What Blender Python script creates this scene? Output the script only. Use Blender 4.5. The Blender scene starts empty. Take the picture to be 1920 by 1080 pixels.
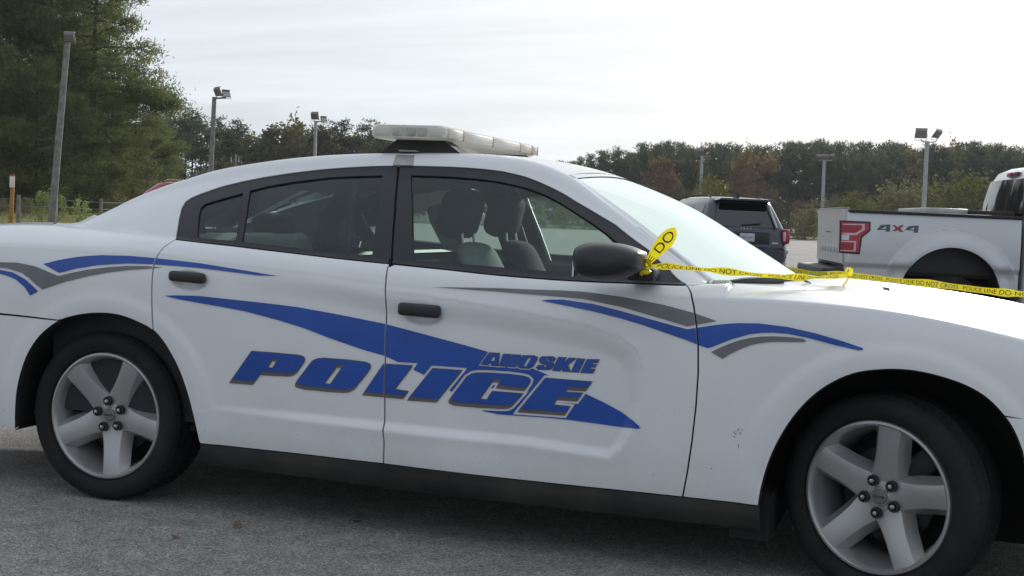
import bpy, bmesh, math, random
import numpy as np
from mathutils import Vector, Matrix, geometry
from mathutils.bvhtree import BVHTree

SC = bpy.context.scene
COL = SC.collection
R = math.radians
PI = math.pi
random.seed(7)
RNG = np.random.default_rng(7)

# ------------------------------------------------------------------ camera
CP = np.array([3.188, -5.342, 1.2434])
YAW, PITCH, ROLL, FPX = .31737, .057028, .044416, 2421.8


def cam_axes():
    f = np.array([-math.sin(YAW) * math.cos(PITCH), math.cos(YAW) * math.cos(PITCH), -math.sin(PITCH)])
    r = np.array([math.cos(YAW), math.sin(YAW), 0.0])
    u = np.cross(r, f)
    c, s = math.cos(ROLL), math.sin(ROLL)
    return c * r + s * u, -s * r + c * u, f


CR, CU, CF = cam_axes()
cam_data = bpy.data.cameras.new('camera')
cam_data.sensor_width = 36.0
cam_data.lens = FPX / 1920 * 36.0
cam_data.clip_start = .1
cam_data.clip_end = 3000
cam = bpy.data.objects.new('camera', cam_data)
COL.objects.link(cam)
M4 = Matrix(((CR[0], CU[0], -CF[0], CP[0]), (CR[1], CU[1], -CF[1], CP[1]), (CR[2], CU[2], -CF[2], CP[2]), (0, 0, 0, 1)))
cam.matrix_world = M4
SC.camera = cam


def ray(px, py):
    return CF + (px - 960) / FPX * CR - (py - 540) / FPX * CU


def at_depth(px, py, D):
    return CP + D * ray(px, py)


def on_ground(px, D):
    """the ground point whose column in the picture is px, D metres away along the view axis"""
    p = at_depth(px, 400 + .0445 * (px - 960), D)
    return (p[0], p[1], 0.0)


# ------------------------------------------------------------------ sky, sun, exposure
SUN_EL, SUN_AZ = R(15), R(4)      # azimuth measured from +Y towards +X
SUN_DIR = Vector((math.sin(SUN_AZ) * math.cos(SUN_EL), math.cos(SUN_AZ) * math.cos(SUN_EL), math.sin(SUN_EL)))
w = bpy.data.worlds.new('World')
SC.world = w
w.use_nodes = True
nt = w.node_tree
nt.nodes.clear()
N = nt.nodes.new
L = nt.links.new
out = N('ShaderNodeOutputWorld')
sky = N('ShaderNodeTexSky')
sky.sky_type = 'NISHITA'
sky.sun_disc = False
sky.sun_elevation = SUN_EL
sky.sun_rotation = SUN_AZ
sky.dust_density = 2.0
bg1 = N('ShaderNodeBackground')
bg1.inputs[1].default_value = .06
L(sky.outputs[0], bg1.inputs[0])
tc = N('ShaderNodeTexCoord')
# a thin overcast sheet: flat streaky cloud, brighter towards the sun
sep = N('ShaderNodeSeparateXYZ')
L(tc.outputs['Generated'], sep.inputs[0])
zc = N('ShaderNodeMath'); zc.operation = 'MAXIMUM'; zc.inputs[1].default_value = 0.0
L(sep.outputs[2], zc.inputs[0])
za = N('ShaderNodeMath'); za.operation = 'ADD'; za.inputs[1].default_value = .12
L(zc.outputs[0], za.inputs[0])
dx = N('ShaderNodeMath'); dx.operation = 'DIVIDE'
L(sep.outputs[0], dx.inputs[0]); L(za.outputs[0], dx.inputs[1])
dy = N('ShaderNodeMath'); dy.operation = 'DIVIDE'
L(sep.outputs[1], dy.inputs[0]); L(za.outputs[0], dy.inputs[1])
cmb = N('ShaderNodeCombineXYZ')
L(dx.outputs[0], cmb.inputs[0]); L(dy.outputs[0], cmb.inputs[1])
mp = N('ShaderNodeMapping')
mp.inputs['Rotation'].default_value = (0, 0, R(24))
mp.inputs['Scale'].default_value = (.30, 1.05, 1)
L(cmb.outputs[0], mp.inputs[0])
nz = N('ShaderNodeTexNoise')
nz.inputs['Scale'].default_value = 1.3
nz.inputs['Detail'].default_value = 6
nz.inputs['Roughness'].default_value = .52
nz.inputs['Distortion'].default_value = .35
L(mp.outputs[0], nz.inputs[0])
cov = N('ShaderNodeMapRange')
cov.inputs[1].default_value = .30; cov.inputs[2].default_value = .68
cov.inputs[3].default_value = .93; cov.inputs[4].default_value = 1.0
L(nz.outputs[0], cov.inputs[0])
dot = N('ShaderNodeVectorMath'); dot.operation = 'DOT_PRODUCT'
dot.inputs[1].default_value = SUN_DIR
L(tc.outputs['Generated'], dot.inputs[0])
ramp = N('ShaderNodeValToRGB')
rmap = N('ShaderNodeMapRange')
rmap.inputs[1].default_value = -1; rmap.inputs[2].default_value = 1
L(dot.outputs['Value'], rmap.inputs[0])
L(rmap.outputs[0], ramp.inputs[0])
cr = ramp.color_ramp
cr.elements[0].position = 0; cr.elements[0].color = (.52, .58, .66, 1)
cr.elements[1].position = 1; cr.elements[1].color = (.98, 1.01, 1.04, 1)
for p_, c_ in ((.45, (.58, .635, .71)), (.70, (.63, .695, .77)), (.84, (.73, .80, .865)), (.93, (.79, .85, .90)), (.972, (.93, .96, .975))):
    e_ = cr.elements.new(p_)
    e_.color = (*c_, 1)
dens = N('ShaderNodeMapRange')
dens.inputs[1].default_value = .3; dens.inputs[2].default_value = .7
dens.inputs[3].default_value = .85; dens.inputs[4].default_value = 1.12
L(nz.outputs[0], dens.inputs[0])
bg2 = N('ShaderNodeBackground')
L(ramp.outputs[0], bg2.inputs[0])
L(dens.outputs[0], bg2.inputs[1])
mx = N('ShaderNodeMixShader')
L(cov.outputs[0], mx.inputs[0]); L(bg1.outputs[0], mx.inputs[1]); L(bg2.outputs[0], mx.inputs[2])
L(mx.outputs[0], out.inputs[0])

sd = bpy.data.lights.new('sun', 'SUN')
sd.energy = 3.2
sd.angle = R(1.2)
sd.color = (1.0, .955, .89)
sun = bpy.data.objects.new('sun', sd)
sun.rotation_euler = (-SUN_DIR).to_track_quat('-Z', 'Y').to_euler()
sun.location = (0, 0, 40)
COL.objects.link(sun)

SC.view_settings.view_transform = 'Standard'
SC.view_settings.look = 'None'
SC.view_settings.gamma = 1
SC.view_settings.use_curve_mapping = False
SC.view_settings.exposure = .12
SC.cycles.max_bounces = 8
SC.cycles.volume_bounces = 0
SC.cycles.volume_step_rate = 10
SC.cycles.transparent_max_bounces = 12


# ------------------------------------------------------------------ materials
def mat(name, col, rough=.6, metal=0.0, coat=0.0, var=0.0, vscale=6.0, bump=0.0, bscale=60.0, col2=None, spec=.5, transl=0.0, objvar=0.0, detail=4):
    m = bpy.data.materials.new(name)
    m.use_nodes = True
    t = m.node_tree
    b = t.nodes['Principled BSDF']
    c = (*col, 1)
    b.inputs['Base Color'].default_value = c
    b.inputs['Roughness'].default_value = rough
    b.inputs['Metallic'].default_value = metal
    b.inputs['Specular IOR Level'].default_value = spec
    if coat:
        b.inputs['Coat Weight'].default_value = coat
        b.inputs['Coat Roughness'].default_value = .04
    n = t.nodes.new
    l = t.links.new
    tcn = None
    last = None
    if var or bump or objvar or col2:
        tcn = n('ShaderNodeTexCoord')
    if var or col2:
        z = n('ShaderNodeTexNoise')
        z.inputs['Scale'].default_value = vscale
        z.inputs['Detail'].default_value = detail
        l(tcn.outputs['Object'], z.inputs[0])
        mr = n('ShaderNodeMapRange')
        mr.inputs[1].default_value = .3
        mr.inputs[2].default_value = .7
        l(z.outputs[0], mr.inputs[0])
        mi = n('ShaderNodeMix')
        mi.data_type = 'RGBA'
        mi.inputs[6].default_value = (*[max(0, x * (1 - var)) for x in col], 1)
        mi.inputs[7].default_value = (*(col2 or [min(1, x * (1 + var)) for x in col]), 1)
        l(mr.outputs[0], mi.inputs[0])
        last = mi.outputs[2]
    if objvar:
        oi = n('ShaderNodeObjectInfo')
        mr = n('ShaderNodeMapRange')
        mr.inputs[3].default_value = 1 - objvar
        mr.inputs[4].default_value = 1 + objvar
        l(oi.outputs['Random'], mr.inputs[0])
        hv = n('ShaderNodeHueSaturation')
        l(mr.outputs[0], hv.inputs['Value'])
        if last is None:
            hv.inputs['Color'].default_value = c
        else:
            l(last, hv.inputs['Color'])
        last = hv.outputs[0]
    if last is not None:
        l(last, b.inputs['Base Color'])
    if bump:
        z2 = n('ShaderNodeTexNoise')
        z2.inputs['Scale'].default_value = bscale
        z2.inputs['Detail'].default_value = 3
        l(tcn.outputs['Object'], z2.inputs[0])
        bp = n('ShaderNodeBump')
        bp.inputs['Strength'].default_value = bump
        bp.inputs['Distance'].default_value = .02
        l(z2.outputs[0], bp.inputs['Height'])
        l(bp.outputs[0], b.inputs['Normal'])
    if transl:
        tr = n('ShaderNodeBsdfTranslucent')
        if last is not None:
            l(last, tr.inputs[0])
        else:
            tr.inputs[0].default_value = c
        ms = n('ShaderNodeMixShader')
        ms.inputs[0].default_value = transl
        l(b.outputs[0], ms.inputs[1])
        l(tr.outputs[0], ms.inputs[2])
        l(ms.outputs[0], t.nodes['Material Output'].inputs[0])
    return m


def paint_mat(name, col, dirt=(.30, .26, .21), amount=.25, rough=.32, zlo=.2, zhi=.75, metal=0.0):
    """car paint with road film that thickens low on the body and speckles"""
    m = mat(name, col, rough, metal=metal, coat=.35)
    t = m.node_tree
    n = t.nodes.new
    l = t.links.new
    b = t.nodes['Principled BSDF']
    tcn = n('ShaderNodeTexCoord')
    sp = n('ShaderNodeSeparateXYZ')
    l(tcn.outputs['Object'], sp.inputs[0])
    g = n('ShaderNodeMapRange')
    g.inputs[1].default_value = zlo; g.inputs[2].default_value = zhi
    g.inputs[3].default_value = 1; g.inputs[4].default_value = .18
    l(sp.outputs[2], g.inputs[0])
    z = n('ShaderNodeTexNoise')
    z.inputs['Scale'].default_value = 2.2; z.inputs['Detail'].default_value = 7
    z.inputs['Roughness'].default_value = .65
    l(tcn.outputs['Object'], z.inputs[0])
    mr = n('ShaderNodeMapRange')
    mr.inputs[1].default_value = .36; mr.inputs[2].default_value = .72
    l(z.outputs[0], mr.inputs[0])
    mu = n('ShaderNodeMath'); mu.operation = 'MULTIPLY'
    l(g.outputs[0], mu.inputs[0]); l(mr.outputs[0], mu.inputs[1])
    mu2 = n('ShaderNodeMath'); mu2.operation = 'MULTIPLY'
    mu2.inputs[1].default_value = amount
    l(mu.outputs[0], mu2.inputs[0])
    # fine specks of tar and grit
    z3 = n('ShaderNodeTexNoise')
    z3.inputs['Scale'].default_value = 95; z3.inputs['Detail'].default_value = 2
    l(tcn.outputs['Object'], z3.inputs[0])
    m3 = n('ShaderNodeMapRange')
    m3.inputs[1].default_value = .69; m3.inputs[2].default_value = .76
    m3.inputs[4].default_value = .55
    l(z3.outputs[0], m3.inputs[0])
    m4 = n('ShaderNodeMath'); m4.operation = 'MULTIPLY'
    l(m3.outputs[0], m4.inputs[0]); l(g.outputs[0], m4.inputs[1])
    mxx = n('ShaderNodeMath'); mxx.operation = 'MAXIMUM'
    l(m4.outputs[0], mxx.inputs[0]); l(mu2.outputs[0], mxx.inputs[1])
    mi = n('ShaderNodeMix'); mi.data_type = 'RGBA'
    mi.inputs[6].default_value = (*col, 1); mi.inputs[7].default_value = (*dirt, 1)
    l(mxx.outputs[0], mi.inputs[0])
    l(mi.outputs[2], b.inputs['Base Color'])
    ro = n('ShaderNodeMapRange')
    ro.inputs[3].default_value = rough; ro.inputs[4].default_value = .75
    l(mxx.outputs[0], ro.inputs[0])
    l(ro.outputs[0], b.inputs['Roughness'])
    # slight orange peel and panel waviness
    z4 = n('ShaderNodeTexNoise')
    z4.inputs['Scale'].default_value = 5.5; z4.inputs['Detail'].default_value = 2
    l(tcn.outputs['Object'], z4.inputs[0])
    bp = n('ShaderNodeBump')
    bp.inputs['Strength'].default_value = .02; bp.inputs['Distance'].default_value = .05
    l(z4.outputs[0], bp.inputs['Height'])
    l(bp.outputs[0], b.inputs['Normal'])
    l(bp.outputs[0], b.inputs['Coat Normal'])
    return m


def glass_mat(name, tint, dust_sheen=0.0, dust_sheen_col=(.6, .62, .6), ior=1.5, grough=.02, gtint=(1, 1, 1)):
    m = bpy.data.materials.new(name)
    m.use_nodes = True
    t = m.node_tree
    t.nodes.clear()
    n = t.nodes.new
    l = t.links.new
    o = n('ShaderNodeOutputMaterial')
    tr = n('ShaderNodeBsdfTransparent'); tr.inputs[0].default_value = (*tint, 1)
    gl = n('ShaderNodeBsdfGlossy'); gl.inputs['Roughness'].default_value = grough
    gl.inputs['Color'].default_value = (*gtint, 1)
    fr = n('ShaderNodeFresnel'); fr.inputs[0].default_value = ior
    base = tr.outputs[0]
    if dust_sheen:
        df = n('ShaderNodeBsdfDiffuse'); df.inputs[0].default_value = (*dust_sheen_col, 1)
        tl = n('ShaderNodeBsdfTranslucent'); tl.inputs[0].default_value = (*dust_sheen_col, 1)
        m0 = n('ShaderNodeMixShader'); m0.inputs[0].default_value = .5
        l(df.outputs[0], m0.inputs[1]); l(tl.outputs[0], m0.inputs[2])
        tcn = n('ShaderNodeTexCoord')
        mpn = n('ShaderNodeMapping'); mpn.inputs['Scale'].default_value = (1.2, 5, 1.2)
        l(tcn.outputs['Object'], mpn.inputs[0])
        z = n('ShaderNodeTexNoise'); z.inputs['Scale'].default_value = 3; z.inputs['Detail'].default_value = 5
        l(mpn.outputs[0], z.inputs[0])
        mr = n('ShaderNodeMapRange')
        mr.inputs[1].default_value = .3; mr.inputs[2].default_value = .7
        mr.inputs[3].default_value = dust_sheen * .8; mr.inputs[4].default_value = dust_sheen * 1.2
        l(z.outputs[0], mr.inputs[0])
        m1 = n('ShaderNodeMixShader')
        l(mr.outputs[0], m1.inputs[0]); l(base, m1.inputs[1]); l(m0.outputs[0], m1.inputs[2])
        base = m1.outputs[0]
    m2 = n('ShaderNodeMixShader')
    l(fr.outputs[0], m2.inputs[0]); l(base, m2.inputs[1]); l(gl.outputs[0], m2.inputs[2])
    l(m2.outputs[0], o.inputs[0])
    return m


WHITE = paint_mat('white_paint', (.77, .785, .80), amount=.30)
BLUE = mat('blue_vinyl', (.012, .075, .37), .32, coat=.2, var=.12, vscale=5)
GREYV = mat('grey_vinyl', (.155, .165, .175), .4, coat=.1, var=.1, vscale=5)
SHADOWV = mat('bronze_vinyl', (.13, .112, .10), .4, var=.1)
WHITEV = mat('white_vinyl', (.74, .75, .77), .4)
BLACKTRIM = mat('black_trim', (.018, .019, .021), .42, var=.15, vscale=8, bump=.05, bscale=200)
SKIRT = mat('dark_skirt', (.022, .023, .025), .5, var=.35, vscale=5, col2=(.05, .047, .042))
RUBBER = mat('tyre_rubber', (.017, .017, .018), .8, spec=.25, var=.3, vscale=9, bump=.15, bscale=120)
LINER = mat('arch_liner', (.012, .012, .012), .9, var=.4, vscale=9)
ALLOY = mat('alloy_silver', (.50, .505, .515), .33, metal=.6, var=.10, vscale=7, col2=(.38, .37, .355))
ALLOYD = mat('alloy_inner', (.16, .16, .165), .5, metal=.5, var=.2)
BRAKE = mat('brake_iron', (.018, .017, .016), .6, metal=.3, var=.4, vscale=14)
CHROME = mat('lug_chrome', (.55, .54, .52), .25, metal=1.0)
MIRRORB = mat('mirror_plastic', (.022, .022, .023), .33, var=.25, vscale=18, bump=.08, bscale=300)
GLASS = glass_mat('side_glass', (.75, .87, .82), dust_sheen=.05, dust_sheen_col=(.38, .56, .56))  # teal diffuse share lifts the dark panes: a sheen put into the colour
REARGL = glass_mat('rear_glass', (.62, .78, .72), dust_sheen=.30, dust_sheen_col=(.45, .58, .54))
WSGLASS = glass_mat('windshield_glass', (.70, .88, .80), dust_sheen=.38, dust_sheen_col=(.48, .70, .60), ior=1.42, gtint=(.86, .96, .92))
CLOTH = mat('seat_cloth', (.020, .021, .023), .95, var=.2, vscale=40)
CLOTHG = mat('seat_cloth_grey', (.26, .265, .25), .9, var=.15, vscale=30)
CLOTHL = mat('seat_vinyl_grey', (.42, .43, .41), .7, var=.1)
DARKIN = mat('cabin_plastic', (.022, .024, .026), .8, var=.2)
LINING = mat('roof_lining', (.06, .064, .066), .95, var=.1)
UNDER = mat('underbody_and_blockers', (.01, .01, .01), .9)
LENS = mat('bar_lens', (.93, .92, .88), .32, coat=.35, var=.04, vscale=16, col2=(.86, .81, .70), transl=.4)
LENSG = mat('bar_module_grey', (.46, .46, .42), .4, var=.25, vscale=25)
LENSLINE = mat('bar_seam', (.34, .28, .2), .6)
METALB = mat('bracket_metal', (.36, .34, .33), .45, metal=.5, var=.2, vscale=20)
TAPE = mat('tape_plastic', (.88, .74, .02), .38, var=.06, vscale=12, transl=.4)
BLACKP = mat('tape_black', (.012, .011, .008), .6)
SILVER = paint_mat('silver_paint', (.54, .555, .58), dirt=(.36, .335, .29), amount=.5, rough=.34, zlo=.3, zhi=1.3, metal=.55)
DKBLUE = mat('dark_navy_paint', (.026, .030, .052), .25, coat=.6, var=.15)
PRIVACY = glass_mat('privacy_glass', (.08, .10, .095), ior=1.8)
REDLENS = mat('red_lens', (.30, .008, .018), .3, coat=.2, var=.15, vscale=20)
MIDRED = mat('mid_red_lens', (.36, .018, .035), .25, coat=.3)
DKRED = mat('dark_red_lens', (.11, .006, .012), .2, coat=.5)
PINKLENS = mat('pink_lens', (.62, .36, .40), .25, coat=.4)
CLEARL = mat('clear_lens', (.55, .57, .60), .15, coat=.5)
BEDBLACK = mat('bed_rail_black', (.014, .014, .015), .55)
BOXALU = mat('aluminium_lid', (.42, .43, .42), .45, metal=.3, var=.1)
REDPAINT = mat('red_paint', (.32, .025, .03), .25, coat=.6)


# ------------------------------------------------------------------ objects
def setp(o, label=None, cat=None, group=None, kind=None):
    if label: o['label'] = label
    if cat: o['category'] = cat
    if group: o['group'] = group
    if kind: o['kind'] = kind
    return o


def thing(name, label, cat, loc=(0, 0, 0), rz=0.0, group=None):
    o = bpy.data.objects.new(name, None)
    o.empty_display_size = .2
    o.location = loc
    o.rotation_euler = (0, 0, rz)
    COL.objects.link(o)
    return setp(o, label, cat, group)


def link(name, me, m=None, parent=None):
    if m is not None:
        me.materials.append(m)
    o = bpy.data.objects.new(name, me)
    COL.objects.link(o)
    if parent is not None:
        o.parent = parent
    return o


def kids(o):
    return [c for c in COL.objects if c.parent == o]


def copy_tree(o, parent=None, allk=None):
    c = o.copy()
    COL.objects.link(c)
    c.parent = parent
    if allk is None:
        allk = {}
        for k in list(COL.objects):
            if k.parent is not None:
                allk.setdefault(k.parent.name, []).append(k)
    for ch in allk.get(o.name, []):
        copy_tree(ch, c, allk)
    return c


class MB:
    """collects shapes into one mesh"""

    def __init__(self):
        self.v = []
        self.f = []

    def add(self, vs, fs):
        n = len(self.v)
        self.v += [tuple(map(float, p)) for p in vs]
        self.f += [tuple(i + n for i in f) for f in fs]
        return self

    def box(self, c, s, rot=None, bev=0.0, seg=2):
        bm = bmesh.new()
        bmesh.ops.create_cube(bm, size=1)
        for v in bm.verts:
            v.co = Vector((v.co.x * s[0], v.co.y * s[1], v.co.z * s[2]))
        if bev:
            bmesh.ops.bevel(bm, geom=list(bm.edges), offset=bev, segments=seg, affect='EDGES', profile=.5)
        T = Matrix.Translation(c)
        if rot is not None:
            T = T @ rot
        bm.transform(T)
        self.bm(bm)
        return self

    def bm(self, bm):
        bm.verts.index_update()
        self.add([v.co for v in bm.verts], [[v.index for v in f.verts] for f in bm.faces])
        bm.free()

    def tube(self, pts, rad, n=8, cap=True):
        pts = [Vector(p) for p in pts]
        rads = rad if hasattr(rad, '__len__') else [rad] * len(pts)
        vs, fs = [], []
        for i, p in enumerate(pts):
            d = (pts[min(i + 1, len(pts) - 1)] - pts[max(i - 1, 0)]).normalized()
            a = Vector((0, 0, 1)) if abs(d.z) < .9 else Vector((1, 0, 0))
            x = d.cross(a).normalized()
            y = d.cross(x)
            for k in range(n):
                t = 2 * PI * k / n
                vs.append(p + (x * math.cos(t) + y * math.sin(t)) * rads[i])
        for i in range(len(pts) - 1):
            for k in range(n):
                k2 = (k + 1) % n
                fs.append((i * n + k, i * n + k2, (i + 1) * n + k2, (i + 1) * n + k))
        if cap:
            fs.append(tuple(range(n - 1, -1, -1)))
            fs.append(tuple(range((len(pts) - 1) * n, len(pts) * n)))
        self.add(vs, [f[::-1] for f in fs])
        return self

    def lathe(self, prof, n=48, axis='y', fn=None):
        """prof: (radius, along) pairs; fn(radius, along, k) may change the radius"""
        vs, fs = [], []
        for k in range(n):
            t = 2 * PI * k / n
            for (r_, a_) in prof:
                rr = fn(r_, a_, k) if fn else r_
                if axis == 'y':
                    vs.append((rr * math.cos(t), a_, rr * math.sin(t)))
                else:
                    vs.append((rr * math.cos(t), rr * math.sin(t), a_))
        m = len(prof)
        for k in range(n):
            k2 = (k + 1) % n
            for j in range(m - 1):
                fs.append((k * m + j, k * m + j + 1, k2 * m + j + 1, k2 * m + j))
        self.add(vs, fs)
        return self

    def prism(self, poly, axis, a0, a1):
        """poly in the plane across axis ('x': (y,z), 'y': (x,z), 'z': (x,y)) from a0 to a1"""
        def P(p, a):
            return {'x': (a, p[0], p[1]), 'y': (p[0], a, p[1]), 'z': (p[0], p[1], a)}[axis]
        n = len(poly)
        vs = [P(p, a0) for p in poly] + [P(p, a1) for p in poly]
        fs = [tuple(range(n)), tuple(range(2 * n - 1, n - 1, -1))]
        for i in range(n):
            j = (i + 1) % n
            fs.append((i, i + n, j + n, j))
        self.add(vs, fs)
        return self

    def rings(self, rings, cap=True):
        """loft through closed rings of equal length"""
        n = len(rings[0])
        vs = [p for r_ in rings for p in r_]
        fs = []
        for i in range(len(rings) - 1):
            for k in range(n):
                k2 = (k + 1) % n
                fs.append((i * n + k, i * n + k2, (i + 1) * n + k2, (i + 1) * n + k))
        if cap:
            fs.append(tuple(range(n - 1, -1, -1)))
            fs.append(tuple(range((len(rings) - 1) * n, len(rings) * n)))
        self.add(vs, fs)
        return self

    def mesh(self, name, smooth=40, fix=True):
        me = bpy.data.meshes.new(name)
        me.from_pydata(self.v, [], self.f)
        if fix:
            bm = bmesh.new()
            bm.from_mesh(me)
            bmesh.ops.recalc_face_normals(bm, faces=list(bm.faces))
            bm.to_mesh(me)
            bm.free()
        if smooth:
            me.polygons.foreach_set('use_smooth', [True] * len(me.polygons))
            me.set_sharp_from_angle(angle=R(smooth))
        me.update()
        return me

    def obj(self, name, m, parent=None, smooth=40, fix=True):
        return link(name, self.mesh(name, smooth, fix), m, parent)


def grid_mesh(name, P, flip=False):
    """P: array (n, m, 3)"""
    n, m = P.shape[:2]
    idx = np.arange(n * m).reshape(n, m)
    q = np.stack([idx[:-1, :-1], idx[1:, :-1], idx[1:, 1:], idx[:-1, 1:]], -1).reshape(-1, 4)
    if flip:
        q = q[:, ::-1]
    me = bpy.data.meshes.new(name)
    me.from_pydata(P.reshape(-1, 3).tolist(), [], q.tolist())
    me.polygons.foreach_set('use_smooth', [True] * len(me.polygons))
    me.update()
    return me


def mirror_y(o, parent, name=None):
    """a copy of a part for the other side of the vehicle"""
    me = o.data.copy()
    co = np.empty(len(me.vertices) * 3)
    me.vertices.foreach_get('co', co)
    co = co.reshape(-1, 3)
    co[:, 1] *= -1
    me2 = bpy.data.meshes.new(me.name)
    me2.from_pydata(co.tolist(), [], [tuple(p.vertices)[::-1] for p in me.polygons])
    me2.polygons.foreach_set('use_smooth', [p.use_smooth for p in me.polygons])
    me2.set_sharp_from_angle(angle=R(35))
    for m_ in o.data.materials:
        me2.materials.append(m_)
    bpy.data.meshes.remove(me)
    c = bpy.data.objects.new(name or o.name.split('.')[0], me2)
    COL.objects.link(c)
    c.parent = parent
    return c


def hermite(knots):
    k = np.array(sorted(knots), float)
    xs, ys = k[:, 0], k[:, 1]
    h = np.diff(xs)
    d = np.diff(ys) / h
    m = np.empty(len(xs))
    m[0], m[-1] = d[0], d[-1]
    m[1:-1] = (d[:-1] * h[1:] + d[1:] * h[:-1]) / (h[:-1] + h[1:])

    def f(x):
        x = np.clip(np.asarray(x, float), xs[0], xs[-1])
        i = np.clip(np.searchsorted(xs, x) - 1, 0, len(h) - 1)
        t = (x - xs[i]) / h[i]
        return ((2 * t ** 3 - 3 * t ** 2 + 1) * ys[i] + (t ** 3 - 2 * t ** 2 + t) * h[i] * m[i]
                + (-2 * t ** 3 + 3 * t ** 2) * ys[i + 1] + (t ** 3 - t ** 2) * h[i] * m[i + 1])
    return f


def sstep(a, b, x):
    t = np.clip((x - a) / (b - a), 0, 1)
    return t * t * (3 - 2 * t)


def inside(poly, P):
    """even-odd test, vectorised"""
    x, y = P[:, 0], P[:, 1]
    r_ = np.zeros(len(P), bool)
    n = len(poly)
    j = n - 1
    for i in range(n):
        xi, yi = poly[i]
        xj, yj = poly[j]
        if yi != yj:
            c = ((yi > y) != (yj > y)) & (x < (xj - xi) * (y - yi) / (yj - yi) + xi)
            r_ ^= c
        j = i
    return r_


def seg_dist(poly, P, closed=True):
    best = np.full(len(P), 1e9)
    n = len(poly)
    for i in range(n if closed else n - 1):
        a = np.array(poly[i], float)
        b = np.array(poly[(i + 1) % n], float)
        ab = b - a
        L2 = ab @ ab
        t = np.clip(((P - a) @ ab) / max(L2, 1e-12), 0, 1)
        d = np.linalg.norm(P - a - t[:, None] * ab, axis=1)
        best = np.minimum(best, d)
    return best


def densify(poly, step, closed=True):
    o = []
    n = len(poly)
    for i in range(n if closed else n - 1):
        a, b = np.array(poly[i], float), np.array(poly[(i + 1) % n], float)
        k = max(1, int(np.linalg.norm(b - a) / step))
        for q in range(k):
            o.append(tuple(a + (b - a) * q / k))
    if not closed:
        o.append(tuple(poly[-1]))
    return o


def smooth_poly(pts, sub=5, closed=False):
    """Catmull-Rom through the points"""
    P = [np.array(p, float) for p in pts]
    n = len(P)
    o = []
    for i in range(n if closed else n - 1):
        g = (lambda k: P[k % n]) if closed else (lambda k: P[min(max(k, 0), n - 1)])
        p0, p1, p2, p3 = g(i - 1), g(i), g(i + 1), g(i + 2)
        for q in range(sub):
            t = q / sub
            o.append(tuple(.5 * (2 * p1 + (p2 - p0) * t + (2 * p0 - 5 * p1 + 4 * p2 - p3) * t * t + (3 * p1 - p0 - 3 * p2 + p3) * t ** 3)))
    if not closed:
        o.append(tuple(P[-1]))
    return o


def offset_poly(poly, d):
    """grow (d > 0) a closed polygon by d, mitred"""
    P = np.array(poly, float)
    n = len(P)
    area = .5 * np.sum(P[:, 0] * np.roll(P[:, 1], -1) - np.roll(P[:, 0], -1) * P[:, 1])
    s = 1 if area > 0 else -1
    o = []
    for i in range(n):
        a, b, c = P[i - 1], P[i], P[(i + 1) % n]
        e1 = (b - a) / max(np.linalg.norm(b - a), 1e-9)
        e2 = (c - b) / max(np.linalg.norm(c - b), 1e-9)
        n1 = np.array([e1[1], -e1[0]]) * s
        n2 = np.array([e2[1], -e2[0]]) * s
        m_ = n1 + n2
        k = m_ @ m_
        m_ = m_ * (2 / k) if k > .3 else (n1 + n2) * 2
        o.append(tuple(b + m_ * d))
    return o


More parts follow.
